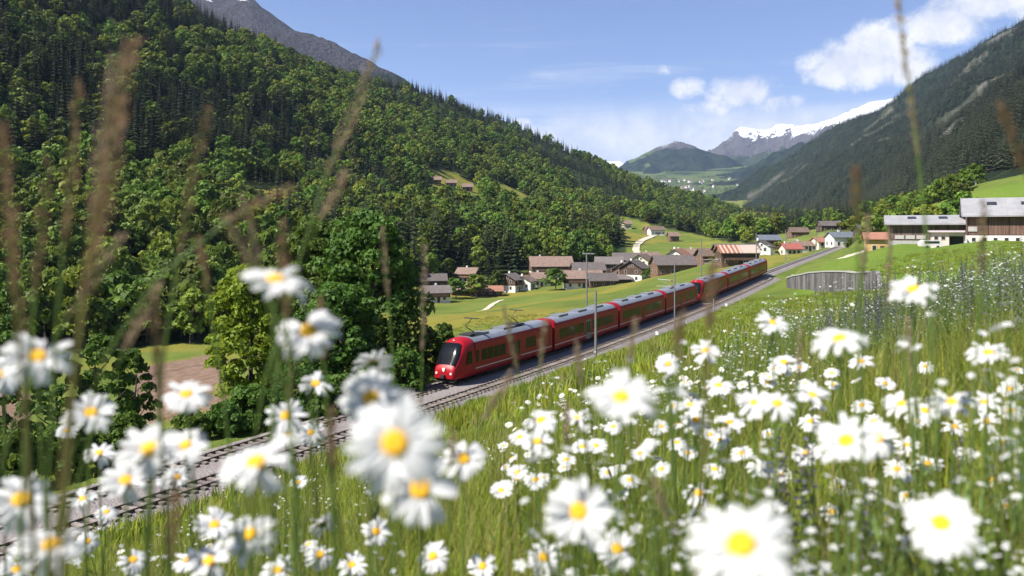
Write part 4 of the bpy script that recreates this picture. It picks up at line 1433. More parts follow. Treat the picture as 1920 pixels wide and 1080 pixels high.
M_LEAF = leaf_material('broad_leaf', (.068, .115, .012), (.180, .245, .033), .30, .032, .48)
M_SPRUCE = leaf_material('spruce_needles', (.018, .028, .009), (.040, .054, .017), .12, .03, .35)
M_SPRUCE_FAR = leaf_material('spruce_needles_far', (.028, .038, .016), (.072, .080, .034), .12, .05, .45)  # needle colour lightened to carry some of the distance haze
M_LEAF_Y = leaf_material('fresh_yellow_leaf', (.14, .21, .014), (.22, .31, .028), .35, .01, .05)
M_LEAF_D = leaf_material('deep_green_leaf', (.040, .090, .012), (.095, .180, .024), .30, .01, .05)
M_LEAF_M = leaf_material('mid_green_leaf', (.055, .110, .014), (.110, .185, .028), .32, .02, .12)
M_BARK = pmat('bark', (.09, .07, .055), .95, 0, .3, 2.0, bump=.6, bscale=8)


def quads(cent, nrm, size, rg, aspect=1.5):
    """rhombic leaf clumps at points, facing nrm"""
    n = len(cent)
    a = rg.normal(size=(n, 3)); a -= (a * nrm).sum(1, keepdims=True) * nrm
    a /= np.linalg.norm(a, axis=1, keepdims=True) + 1e-9
    b = np.cross(nrm, a)
    s = size[:, None]
    bend = nrm * s * .18
    V = np.stack([cent - a * s * aspect * .5 - bend, cent - b * s * .5, cent + a * s * aspect * .5 - bend, cent + b * s * .5], 1).reshape(-1, 3)
    Fq = np.arange(4 * n).reshape(n, 4)
    return V, Fq


def crown_mesh(name, mat, rg, height, width, lobes, per, leaf, z0=.25, shape=1.0, inner=.30, lob=(.30, .56)):
    """clumpy crown: lobes spread through an egg-shaped volume, leaves on and in each lobe"""
    C, N, S, T = [], [], [], []
    R_ = width / 2; ch = height * (1 - z0)
    for k in range(lobes):
        f = (k + .5) / lobes
        th = k * 2.39996 + rg.uniform(-.4, .4)
        zz = f ** .85
        rad = R_ * np.sqrt(max(0, 1 - (2 * zz - .85) ** 2 / 1.35)) * rg.uniform(.40, .95) * shape
        c = np.array([math.cos(th) * rad, math.sin(th) * rad, height * z0 + ch * (.06 + .84 * zz)])
        lr = R_ * rg.uniform(*lob) * (1 - .25 * zz)
        d = rg.normal(size=(per, 3)); d /= np.linalg.norm(d, axis=1, keepdims=True)
        d[:, 2] = np.where(d[:, 2] < -.35, -d[:, 2], d[:, 2])
        rr = lr * (1 - inner * rg.random(per) ** 2)[:, None]
        p = c + d * rr * np.array([1, 1, .8])
        nn_ = d + rg.normal(size=(per, 3)) * .45; nn_ /= np.linalg.norm(nn_, axis=1, keepdims=True)
        C.append(p); N.append(nn_); S.append(leaf * rg.uniform(.5, 1.4, per)); T.append(np.clip(rg.normal(.5, .13) + rg.normal(0, .22, per), 0, 1))
    C, N, S, T = map(np.concatenate, (C, N, S, T))
    V, Fq = quads(C, N, S, rg)
    me = mesh_np(name, V, Fq)
    vattr(me, 'tint', np.repeat(T, 4)); me.materials.append(mat)
    return me


def trunk_mesh(name, height, r, rg, limbs=5):
    mb = MB()
    top = Vector((rg.uniform(-.04, .04) * height, rg.uniform(-.04, .04) * height, height * .8))
    mid = top * .5 + Vector((rg.uniform(-.02, .02) * height, 0, 0))
    mb.tube([(0, 0, -.6), (0, 0, height * .08), mid, top], [r * 1.25, r, r * .7, r * .25], 7)
    for k in range(limbs):
        a = k * 2.4; z = height * (.28 + .09 * k)
        st = Vector((0, 0, z)); st.x = top.x * z / top.z; st.y = top.y * z / top.z
        en = st + Vector((math.cos(a), math.sin(a), .9)) * height * .20
        mb.tube([st, (st + en) / 2 + Vector((0, 0, -.1)), en], [r * .45, r * .3, r * .1], 5)
    return mb.mesh(name, M_BARK, True)


def spruce_mesh(name, mat, rg, height, width, whorls, per):
    C, V, Fq, T = 0, [], [], []
    for k in range(whorls):
        f = k / (whorls - 1)
        z = height * (.10 + .88 * f); rad = width / 2 * (1 - f) ** .85 + .12
        for j in range(per):
            th = 2 * math.pi * j / per + k * .9 + rg.uniform(-.25, .25)
            l = rad * rg.uniform(.75, 1.2); wd = max(.16, l * .55); dr = l * rg.uniform(.30, .55)
            ax = np.array([math.cos(th), math.sin(th), 0]); sd_ = np.array([-ax[1], ax[0], 0])
            b = np.array([0, 0, z + height * .02])
            pts = [b, b + ax * l * .6 + sd_ * wd * .5 + [0, 0, -dr * .55 - .05], b + ax * l + [0, 0, -dr], b + ax * l * .6 - sd_ * wd * .5 + [0, 0, -dr * .55 - .05]]
            n = len(V); V += [tuple(q) for q in pts]; Fq.append((n, n + 1, n + 2, n + 3)); T += [np.clip(.35 + rg.normal(0, .25), 0, 1)] * 4
    V.append((0, 0, height)); n = len(V) - 1
    V += [(.12, 0, height * .93), (-.12, .1, height * .93), (0, -.12, height * .93)]; T += [.5] * 4
    Fq.append((n, n + 1, n + 2, n + 3))
    me = mesh_np(name, V, Fq); vattr(me, 'tint', T); me.materials.append(mat)
    return me


def gn_scatter(name, sources, pts, rots, scls, label, cat, kind='stuff'):
    """one object whose points carry copies of the given source meshes' objects"""
    me = bpy.data.meshes.new(name)
    P = np.asarray(pts, np.float32)
    me.vertices.add(len(P)); me.vertices.foreach_set('co', P.ravel())
    a = me.attributes.new('rot', 'FLOAT_VECTOR', 'POINT'); a.data.foreach_set('vector', np.asarray(rots, np.float32).ravel())
    a = me.attributes.new('scl', 'FLOAT_VECTOR', 'POINT'); a.data.foreach_set('vector', np.asarray(scls, np.float32).ravel())
    o = tag(link(name, me), label, cat, None, kind)
    ng = bpy.data.node_groups.new(name, 'GeometryNodeTree')
    ng.interface.new_socket('Geometry', in_out='INPUT', socket_type='NodeSocketGeometry')
    ng.interface.new_socket('Geometry', in_out='OUTPUT', socket_type='NodeSocketGeometry')
    gi = ng.nodes.new('NodeGroupInput'); go = ng.nodes.new('NodeGroupOutput')
    ip = ng.nodes.new('GeometryNodeInstanceOnPoints')
    ng.links.new(gi.outputs[0], ip.inputs['Points'])
    jn = ng.nodes.new('GeometryNodeJoinGeometry')
    for s in sources:
        oi = ng.nodes.new('GeometryNodeObjectInfo'); oi.transform_space = 'ORIGINAL'
        oi.inputs['Object'].default_value = s
        ng.links.new(oi.outputs['Geometry'], jn.inputs[0])
    ng.links.new(jn.outputs[0], ip.inputs['Instance'])
    for nm, key in (('rot', 'Rotation'), ('scl', 'Scale')):
        na = ng.nodes.new('GeometryNodeInputNamedAttribute'); na.data_type = 'FLOAT_VECTOR'
        na.inputs['Name'].default_value = nm
        ng.links.new(na.outputs['Attribute'], ip.inputs[key])
    ng.links.new(ip.outputs[0], go.inputs[0])
    md = o.modifiers.new('scatter', 'NODES'); md.node_group = ng
    return o


# ---- tree kinds -----------------------------------------------------------
NB, NS = 6, 4
B_CROWN = [crown_mesh('crown', M_LEAF, rng, 13.0, 10.5 + rng.uniform(-1, 1), 15, 46, 1.0, .16, 1.0) for _ in range(NB)]
B_TRUNK = [trunk_mesh('trunk', 13.0, .22, rng, 4) for _ in range(NB)]
S_CROWN = [spruce_mesh('crown', M_SPRUCE, rng, 22.0, 6.4 + rng.uniform(-.6, .6), 15, 8) for _ in range(NS)]
S_TRUNK = [MB().tube([(0, 0, -.6), (0, 0, 21)], [.28, .05], 6).mesh('trunk', M_BARK) for _ in range(NS)]
F_CROWN = spruce_mesh('crown', M_SPRUCE_FAR, rng, 22.0, 7.0, 7, 6)


def jgrid(x0, x1, y0, y1, sp):
    xs = np.arange(x0, x1, sp); ys = np.arange(y0, y1, sp)
    X, Y = np.meshgrid(xs, ys)
    return (X + rng.uniform(-.45, .45, X.shape) * sp).ravel(), (Y + rng.uniform(-.45, .45, Y.shape) * sp).ravel()


RIGHTWOOD = [(1380, 398), (1450, 392), (1560, 394), (1640, 402), (1690, 398), (1650, 424), (1600, 434), (1540, 432), (1480, 442), (1440, 432), (1400, 418)]
SHOULDER = [(1640, 404), (1700, 388), (1760, 362), (1815, 342), (1830, 352), (1800, 372), (1812, 398), (1720, 412), (1650, 424)]
tx, ty, tk = [], [], []
for (x0, x1, y0, y1, sp) in [(-620, 60, 135, 520, 6.8), (-960, 420, 520, 1000, 8.0), (-800, 620, 1000, 2000, 11.0), (-100, 1000, 2000, 3400, 14.0), (150, 420, 200, 520, 5.5)]:
    X, Y = jgrid(x0, x1, y0, y1, sp)
    px0_ = CX + X / Y * F
    k = (px0_ > -480) & (px0_ < 2200); X, Y = X[k], Y[k]
    Z = gz(X, Y)
    wd, cn, px, py = wood_masks(X, Y, Z)
    rw_ = in_poly(px, py, RIGHTWOOD) & (Y > 600) & (fbm(X * .008, Y * .008, 3, 55) > .46)
    sh_ = in_poly(px, py, SHOULDER) & (Y > 200) & (Y < 520)
    k = wd | rw_ | sh_
    k &= rng.random(len(X)) > .06
    # mixed species: spruce patches by slow noise
    con_ = np.where(cn, rng.random(len(X)) < np.where(Y > 620, .92, .80), (fbm(X * .012, Y * .012, 3, 21) > .58) & (rng.random(len(X)) < .6))
    con_ |= rw_ & (rng.random(len(X)) < .75)
    con_ &= ~sh_
    tx.append(np.stack([X, Y, Z, px, py, con_.astype(float), sh_.astype(float)], 1)[k])
TR = np.concatenate(tx)
TR = TR[(TR[:, 4] > -140)]
TR = TR[np.argsort(TR[:, 1])]


def tree_scale(n, con):
    return rng.uniform(.5, .92, n) if con else rng.uniform(.55, 1.25, n)


def plant(rows, con):
    crowns, trunks, nv = (S_CROWN, S_TRUNK, NS) if con else (B_CROWN, B_TRUNK, NB)
    name = 'spruce_tree' if con else 'broadleaf_tree'
    label = 'dark spruce standing in the wood on the hillside' if con else 'leafy green broadleaf tree in the wood on the hillside'
    grp = 'spruces of the hillside wood' if con else 'broadleaf trees of the hillside wood'
    sc = tree_scale(len(rows), con)
    if con:
        sc = sc * np.interp(rows[:, 1], [300, 650, 900], [1.45, 1.3, 1.0])
    sc = np.where(rows[:, 6] > .5, sc * .55, sc)
    var = rng.integers(0, nv, len(rows)); yaw = rng.uniform(0, 6.283, len(rows))
    wz = rng.uniform(.85, 1.2, len(rows))
    vis = [i for i in range(len(rows)) if -20 < rows[i, 3] < 1940][:300]
    vs = set(vis)
    src = {}
    for i in vis:
        sz = 'small' if sc[i] < np.quantile(sc, .33) else 'tall' if sc[i] > np.quantile(sc, .67) else 'middling'
        qx = rows[i, 3]
        zn = 'on the bank above the barns' if rows[i, 6] > .5 else 'in the wood behind the ploughed field' if qx < 520 else 'in the wood behind the tall tree by the train' if qx < 800 else 'in the wood above the village houses' if qx < 1180 else 'in the wood beyond the open spur'
        t = thing(name, f'{sz} ' + ('dark spruce ' if con else 'leafy green broadleaf tree ') + zn, 'tree', rows[i, :3], yaw[i], grp)
        t.scale = (sc[i], sc[i], sc[i] * wz[i])
        c = link('crown', crowns[var[i]], t); k = link('trunk', trunks[var[i]], t)
        src.setdefault(int(var[i]), (c, k))
    rest = np.array([i for i in range(len(rows)) if i not in vs])
    for v in range(nv):
        idx = rest[var[rest] == v] if len(rest) else []
        if len(idx) == 0 or v not in src: continue
        rot = np.zeros((len(idx), 3)); rot[:, 2] = yaw[idx]
        s3 = np.stack([sc[idx], sc[idx], sc[idx] * wz[idx]], 1)
        gn_scatter(name.replace('tree', 'wood'), src[v], rows[idx, :3], rot, s3,
                   'distant ' + ('dark spruce' if con else 'green broadleaf') + ' wood covering the hillside', 'wood')


plant(TR[TR[:, 5] < .5], False)
plant(TR[TR[:, 5] > .5], True)
print('trees', (TR[:, 5] < .5).sum(), (TR[:, 5] > .5).sum())

# spruce forest on the right-hand mountain
A_ = rng.uniform(math.radians(14.2), math.radians(34.5), 42000); R_ = 480 * (4300 / 480) ** rng.random(42000) ** .85
X, Y = np.sin(A_) * R_, np.cos(A_) * R_
Z = rmz(X, Y)
ok = (Z > gz(X, Y) - 2)
pxm, pym = project(X, Y, Z)
ok &= ~in_poly(pxm, pym, [(1800, 350), (1840, 325), (2000, 300), (2000, 360), (1800, 370)])
ok &= ~bare_streaks(X, Y)
# bare torrent gully
ok &= ~in_poly(pxm, pym, [(1680, 385), (1705, 350), (1735, 318), (1748, 322), (1722, 355), (1700, 390)])
X, Y, Z = X[ok], Y[ok], Z[ok]
fm = thing('spruce_tree', 'dark spruce at the foot of the right-hand mountain beside the gully', 'tree', (X[0], Y[0], Z[0]), 0, None)
fc = link('crown', F_CROWN, fm); ft = link('trunk', S_TRUNK[0], fm)
n = len(X) - 1
rot = np.zeros((n, 3)); rot[:, 2] = rng.uniform(0, 6.28, n)
sc = rng.uniform(.7, 1.2, n)
gn_scatter('spruce_wood', (fc,), np.stack([X, Y, Z], 1)[1:], rot, np.stack([sc, sc, sc], 1), 'dense dark spruce forest clothing the right-hand mountain', 'forest')
# groves on the far valley floor
X = rng.uniform(300, 2000, 9000); Y = rng.uniform(2200, 6000, 9000)
k = fbm(X * .004, Y * .004, 4, 47) > .52
X, Y = X[k], Y[k]; Z = vf(X, Y) + (fbm(X * .002, Y * .002, 4, 91) - .5) * 30
rot = np.zeros((len(X), 3)); rot[:, 2] = rng.uniform(0, 6.28, len(X)); sc = rng.uniform(.6, 1.1, len(X))
gn_scatter('valley_wood', (fc,), np.stack([X, Y, Z], 1), rot, np.stack([sc * 1.6, sc * 1.6, sc], 1), 'dark groves scattered over the far valley floor', 'wood')


# ---- single trees and shrubs near the line --------------------------------
def big_tree(name, label, px, d, top_py, halfw_px, mat, lobes, per, leaf, z0=.06, cat='tree', group=None, base=None, trunk=True, shape=1.0):
    x = (px - CX) / F * d; zb = g1(x, d) if base is None else base
    H = CAMZ - (top_py - HY) / F * d - zb; wd_ = 2 * halfw_px / F * d
    t = thing(name, label, cat, (x, d, zb), random.uniform(0, 6), group)
    rg = np.random.default_rng(int(abs(px) * 7 + d))
    link('crown' if trunk else 'foliage', crown_mesh('crown', mat, rg, H, wd_, int(lobes * 1.7), int(per * .62), leaf * .95, z0, shape, .5, (.16, .42)), t)
    link('trunk' if trunk else 'stem', trunk_mesh('trunk', H, max(.06, wd_ * .03), rg, 6), t)
    return t


big_tree('broadleaf_tree', 'tall dense dark green tree just behind the track beside the train front', 690, 76, 378, 106, M_LEAF_D, 58, 300, .33, .03)
big_tree('broadleaf_tree', 'tall mid green tree rising behind the yellow-green tree', 585, 82, 392, 88, M_LEAF_M, 44, 260, .36, .03)
big_tree('broadleaf_tree', 'bright yellow-green young tree beside the ploughed field', 468, 68, 474, 82, M_LEAF_Y, 46, 260, .30, .02)
big_tree('broadleaf_tree', 'lower dark green tree hugging the trunk of the tall tree by the train', 640, 68, 520, 88, M_LEAF_D, 36, 240, .30, .0)
SHR = [(800, 78, 612, 40, M_LEAF_M, 'loose green shrub right behind the nose of the train'), (835, 92, 600, 26, M_LEAF_M, 'small shrub at the meadow edge behind the leading railcar'),
       (760, 66, 650, 42, M_LEAF_D, 'dark green shrub beside the front of the train'), (560, 58, 690, 64, M_LEAF_D, 'broad dark shrub under the yellow-green tree beside the track'),
       (470, 55, 725, 60, M_LEAF_M, 'elder shrub with pale flower heads beside the track'), (640, 58, 700, 60, M_LEAF_D, 'dark bramble thicket between the tall tree and the track'),
       (700, 62, 690, 50, M_LEAF_D, 'low dark shrub below the tall tree by the track'), (250, 62, 640, 44, M_LEAF_D, 'dark upright shrub at the left edge of the ploughed field'),
       (190, 58, 610, 60, M_LEAF_D, 'dense dark tree-like shrub left of the ploughed field'), (110, 56, 640, 62, M_LEAF_D, 'wide dark shrub beside the track near two tall shrubs'),
       (20, 60, 560, 70, M_LEAF_D, 'tall dark shrub at the far end of the track side hedge'), (-60, 52, 600, 70, M_LEAF_D, 'tall shrub at the very end of the hedge along the track'),
       (230, 46, 770, 50, M_LEAF_M, 'low green bush just behind the rails'), (120, 44, 790, 56, M_LEAF_M, 'low rounded bush behind the rails beside the dark hedge'), (20, 42, 800, 60, M_LEAF_M, 'low bushy growth behind the rails at the hedge end'),
       (360, 52, 770, 40, M_LEAF_M, 'low green bush between the ploughed field and the rails'), (420, 53, 755, 40, M_LEAF_M, 'low leafy bush beside the elder shrub')]
for px, d, tp, hw, mt_, lb in SHR:
    big_tree('shrub', lb, px, d, tp, hw, mt_, 22, 170, .26, .0, 'shrub', 'shrubs along the far side of the track', trunk=False)
# dark scrub on the bank below the near track
for px, py, hw, lb in [(905, 792, 40, 'dark scrubby bush on the bank below the empty track'), (965, 782, 34, 'small dark bush on the bank beside the scrubby bush'), (870, 812, 30, 'low dark bush on the bank at the end of the scrub')]:
    d = 47.0
    x = (px - CX) / F * d
    big_tree('shrub', lb, px, d, py - 22, hw, M_LEAF_D, 12, 120, .14, .0, 'shrub', 'bushes on the bank', trunk=False)
# trees among the village houses: px, depth, top row, half width
for px, d, tp, hw, con_, lb in [(1042, 318, 503, 24, 0, 'round green bush tree in front of the large farmhouse'), (1238, 318, 492, 22, 0, 'leafy green tree beside the tall white houses'), (1222, 312, 500, 18, 0, 'small green tree in front of the tall white houses'),
                                (1256, 312, 498, 16, 0, 'green tree beside the reddish timber barn'), (855, 305, 520, 24, 0, 'green garden tree beside the low cottage'), (893, 312, 512, 24, 0, 'green garden tree behind the orange-roofed shed'),
                                (932, 326, 505, 16, 0, 'small tree beside the white chalet'), (1318, 296, 470, 16, 0, 'green tree between the orange-roofed house and the shed'), (1350, 276, 488, 18, 0, 'bush beside the long rusty-roofed shed'),
                                (1460, 320, 452, 20, 0, 'green bush beyond the tail of the train'), (1588, 318, 446, 16, 0, 'round bush in front of the blue-grey roof'), (1640, 240, 415, 30, 0, 'bushy green tree behind the ochre house'), (1610, 330, 405, 40, 0, 'broad olive tree above the hamlet'),
                                (1560, 420, 415, 40, 0, 'olive green tree behind the hamlet'), (1685, 230, 392, 40, 0, 'leafy tree behind the long barn'), (1740, 235, 382, 44, 0, 'wide leafy tree on the bank above the long barn'), (1790, 235, 376, 34, 0, 'leafy tree beside the roof of the big barn'),
                                (1227, 395, 477, 6, 1, 'slim dark spruce at the foot of the farm track'), (1246, 396, 484, 6, 1, 'second slim spruce at the foot of the farm track'), (1310, 300, 465, 9, 1, 'dark spruce beside the orange-roofed house'), (915, 345, 470, 14, 1, 'tall spruce at the edge of the wood behind the sheds'), (900, 350, 478, 13, 1, 'spruce next to the tallest one behind the sheds'), (935, 350, 462, 14, 1, 'tallest spruce at the edge of the wood behind the sheds')]:
    x = (px - CX) / F * d; zb = g1(x, d); H = CAMZ - (tp - HY) / F * d - zb
    t = thing('spruce_tree' if con_ else 'broadleaf_tree', lb, 'tree', (x, d, zb), random.uniform(0, 6), 'trees around the houses')
    if con_:
        k = H / 22.0; w_ = 2 * hw / F * d / 6.4
        t.scale = (w_, w_, k); link('crown', S_CROWN[0], t); link('trunk', S_TRUNK[0], t)
    else:
        k = max(.15, H / 13.0); w_ = 2 * hw / F * d / 10.5
        t.scale = (w_, w_, k); i = random.randrange(NB); link('crown', B_CROWN[i], t); link('trunk', B_TRUNK[i], t)
# ------------------------------------------------------------------ flowery meadow in front
def petal_material():
    m = bpy.data.materials.new('white_petal'); m.use_nodes = True
    t = NT(m.node_tree); out = t.n('ShaderNodeOutputMaterial'); p = t.n('ShaderNodeBsdfPrincipled')
    tc = t.n('ShaderNodeTexCoord'); oi = t.n('ShaderNodeObjectInfo')
    mp = t.n('ShaderNodeMapping'); mp.inputs['Scale'].default_value = (60, 900, 60); t.l(tc.outputs['Object'], mp.inputs[0])
    n1 = t.noise(mp.outputs[0], 1.0, 2, .5)
    c = t.mix(n1, (.73, .73, .74), (.84, .84, .83))
    t.l(c, p.inputs['Base Color']); p.inputs['Roughness'].default_value = .55; p.inputs['Specular IOR Level'].default_value = .2
    tr = t.n('ShaderNodeBsdfTranslucent'); t.l(c, tr.inputs[0])
    ms = t.n('ShaderNodeMixShader'); ms.inputs[0].default_value = .38
    t.l(p.outputs[0], ms.inputs[1]); t.l(tr.outputs[0], ms.inputs[2]); t.l(ms.outputs[0], out.inputs[0])
    return m


M_PETAL = petal_material()
M_DISC = pmat('yellow_disc', (.88, .47, .010), .7, 0, .14, 300.0, bump=.4, bscale=1400.0)
M_STEM = pmat('green_stem', (.10, .16, .03), .6, 0, .2, 30.0, trans=.15, objvar=.2)
M_DRY = pmat('dry_grass_head', (.38, .275, .19), .8, 0, .22, 60.0, trans=.3, objvar=.2)
M_DRYR = pmat('reddish_grass_head', (.27, .165, .10), .8, 0, .25, 60.0, trans=.3, objvar=.2)
M_SAGE = pmat('violet_sage', (.10, .085, .15), .7, 0, .3, 60.0, trans=.2, objvar=.3)
M_GRASS = leaf_material('grass_blade', (.130, .195, .014), (.310, .350, .046), .45, .03, .30)
M_GRASS_D = leaf_material('grass_blade_dry', (.20, .21, .05), (.34, .31, .12), .40, .02, .25)


def petal_mesh(rg, L=.0195, W_=.0062, droop=0.0, base=.0055):
    """one ray petal along +x, slightly channelled, notched tip"""
    xs = np.array([0, .18, .45, .75, .93, 1.0]); ws = np.array([.38, .78, 1.0, .95, .72, .40])
    V, Fc = [], []
    for x, w_ in zip(xs, ws):
        z = -droop * L * x ** 1.6 + .002 * math.sin(x * 3.1)
        for k, f in enumerate((-1, -.45, 0, .45, 1)):
            V.append((base + L * x - (.0012 if (x == 1.0 and abs(f) in (0, 1)) else 0), f * W_ / 2 * w_, z + .0006 * (abs(f) > .4) - .0008 * (f == 0)))
    for i in range(len(xs) - 1):
        for j in range(4):
            Fc.append((i * 5 + j, i * 5 + j + 1, (i + 1) * 5 + j + 1, (i + 1) * 5 + j))
    return V, Fc


PETALS = []
for k in range(6):
    V, Fc = petal_mesh(rng, .0190 + .0008 * (k % 3), .0058 + .0005 * (k % 4), (.0, .12, .28, .5, -.15, .2)[k])
    me = mesh_np('petal', V, Fc, True); me.materials.append(M_PETAL); PETALS.append(me)


def disc_mesh():
    V, Fc = [(0, 0, .0036)], []
    rs = [.0016, .0034, .0050, .0062, .0069, .0070]; zs = [.0030, .0033, .0032, .0022, .0006, -.0010]
    n = 22
    for r, z in zip(rs, zs):
        V += [(r * math.cos(2 * math.pi * k / n), r * math.sin(2 * math.pi * k / n), z) for k in range(n)]
    Fc = [(0, 1 + k, 1 + (k + 1) % n) for k in range(n)]
    for i in range(len(rs) - 1):
        for k in range(n):
            k2 = (k + 1) % n
            Fc.append((1 + i * n + k, 1 + (i + 1) * n + k, 1 + (i + 1) * n + k2, 1 + i * n + k2))
    mb = MB().add(V, Fc)
    return mb.mesh('disc', M_DISC, True)


DISC = disc_mesh()
CUP = MB().tube([(0, 0, -.0068), (0, 0, -.0055), (0, 0, -.0025), (0, 0, -.0013)], [.0016, .0045, .0068, .0072], 12).mesh('calyx', M_STEM, True)


def corolla_mesh(rg, droop, n=20):
    mb = MB()
    for k in range(n):
        V, Fc = petal_mesh(rg, .0195 * rg.uniform(.9, 1.08), .0064, droop + rg.uniform(-.1, .12))
        a = 2 * math.pi * (k + rg.uniform(-.2, .2)) / n; e = rg.uniform(-.10, .16)
        c, s = math.cos(a), math.sin(a)
        P = []
        for x, y, z in V:
            x2 = x * math.cos(e) - z * math.sin(e); z2 = x * math.sin(e) + z * math.cos(e)
            P.append((x2 * c - y * s, x2 * s + y * c, z2 + .0004 * (k % 2)))
        mb.add(P, Fc)
    me = mb.mesh('corolla', M_PETAL, True)
    return me


COROLLAS = [corolla_mesh(rng, d) for d in (0, .1, .25, .45, -.1)]


def stem_mesh(h, lean, rg, r=.0012):
    """stem from ground to the head at the origin, head at top; lean = base offset"""
    top = Vector((0, 0, -.006)); base = Vector((lean[0], lean[1], -h))
    m1 = base * .35 + top * .65 + Vector((rg.uniform(-.02, .02) * h, rg.uniform(-.02, .02) * h, 0))
    m2 = base * .75 + top * .25 + Vector((rg.uniform(-.02, .02) * h, rg.uniform(-.02, .02) * h, 0))
    mb = MB().tube([base, m2, m1, top], [r * 1.3, r * 1.15, r, r], 6)
    for k in range(3):
        f = .35 + .18 * k; p = base * (1 - f) + top * f; a = rg.uniform(0, 6.28); l = .035 * rg.uniform(.7, 1.3)
        d = Vector((math.cos(a), math.sin(a), .8)); sd_ = Vector((-math.sin(a), math.cos(a), 0)) * .0035
        mb.add([p, p + d * l * .5 + sd_, p + d * l, p + d * l * .5 - sd_], [(0, 1, 2, 3)])
    return mb.mesh('stem', M_STEM)


rg = np.random.default_rng(99)
DAISY = [  # column, row, width, height in photo pixels
    (70, 670, 128, 100), (8, 702, 84, 80), (350, 741, 92, 58), (170, 775, 95, 72), (126, 808, 42, 30), (517, 526, 142, 52), (578, 622, 126, 95),
    (592, 720, 66, 45), (695, 748, 124, 116), (740, 832, 198, 190), (788, 917, 152, 150), (870, 860, 86, 80), (700, 682, 78, 44), (537, 780, 80, 64),
    (583, 812, 56, 45), (540, 812, 68, 44), (480, 868, 146, 84), (280, 842, 126, 80), (348, 836, 90, 66), (236, 902, 98, 70), (40, 938, 124, 108),
    (97, 1022, 130, 86), (165, 1015, 44, 40), (186, 850, 60, 34), (403, 985, 76, 62), (470, 1003, 112, 84), (392, 1053, 92, 62), (352, 1050, 60, 46),
    (604, 983, 56, 38), (706, 997, 60, 52), (812, 1043, 68, 58), (905, 1062, 60, 50), (333, 895, 50, 44), (155, 936, 52, 34), (315, 900, 46, 26),
    (1712, 543, 90, 54), (1448, 606, 64, 34), (1574, 636, 106, 52), (1323, 658, 58, 34), (1253, 683, 50, 40), (1470, 679, 54, 30), (1615, 678, 50, 26),
    (1853, 662, 74, 38), (1735, 687, 32, 24), (1347, 723, 56, 32), (1440, 717, 36, 26), (1165, 747, 138, 86), (1082, 785, 62, 28), (1015, 788, 72, 44),
    (1008, 828, 62, 44), (1305, 788, 60, 42), (1368, 793, 60, 36), (1415, 757, 76, 48), (1457, 757, 76, 48), (1523, 742, 70, 42), (1293, 760, 60, 28),
    (1350, 825, 42, 28), (1270, 830, 40, 26), (1118, 836, 46, 28), (1587, 828, 116, 90), (1645, 822, 82, 74), (1690, 758, 72, 40), (1785, 755, 84, 50),
    (1846, 755, 58, 34), (1893, 730, 46, 28), (1734, 770, 60, 34), (1085, 960, 138, 150), (1158, 1030, 86, 74), (1020, 1045, 72, 66), (1390, 1022, 215, 190),
    (1765, 982, 134, 118), (1425, 875, 52, 36), (1465, 892, 42, 34), (1512, 850, 54, 40), (1576, 912, 46, 34), (1640, 935, 46, 38), (1682, 880, 54, 36),
    (970, 886, 44, 26), (1062, 862, 40, 26), (1140, 886, 40, 24), (1092, 838, 44, 26), (1310, 925, 62, 42), (1520, 790, 50, 28), (1616, 760, 44, 26),
    (1720, 790, 48, 28), (1790, 800, 50, 30), (1850, 790, 50, 30), (1640, 790, 40, 26), (1700, 835, 50, 30), (1740, 870, 54, 34), (1810, 850, 46, 30),
    (1880, 830, 50, 32), (1660, 720, 40, 24), (1560, 700, 34, 20), (1500, 690, 34, 20), (1895, 770, 46, 30), (1240, 800, 34, 24), (1200, 850, 40, 26),
    (1150, 800, 40, 24), (1180, 900, 44, 28), (1240, 880, 44, 28), (1340, 880, 46, 28), (1390, 850, 44, 28), (1290, 850, 40, 26), (975, 820, 46, 28),
    (1005, 900, 52, 34), (940, 920, 46, 30), (1560, 960, 50, 36), (1640, 1010, 56, 44), (1700, 930, 46, 32), (1860, 900, 46, 34), (1890, 950, 50, 36),
    (600, 1040, 60, 44), (520, 1070, 70, 50), (660, 1060, 60, 46), (250, 1050, 60, 44), (30, 1070, 70, 50), (200, 960, 44, 30), (560, 905, 36, 24)]


def toward(px, py, d):
    return Vector(((px - CX) / F * d, d, -(py - HY) / F * d))


LOOKS = ['fully open and facing out', 'tilted towards the sun', 'with flat spread petals', 'with slightly drooping petals', 'leaning on a bent stem', 'with broad overlapping petals', 'seen almost edge-on', 'with a plump yellow centre']
WHERE = ['among the tall grass stems', 'over the seeding grasses', 'in the dense patch of daisies', 'above the small white flowers', 'on the slope above the rails', 'at the edge of the sage patch']


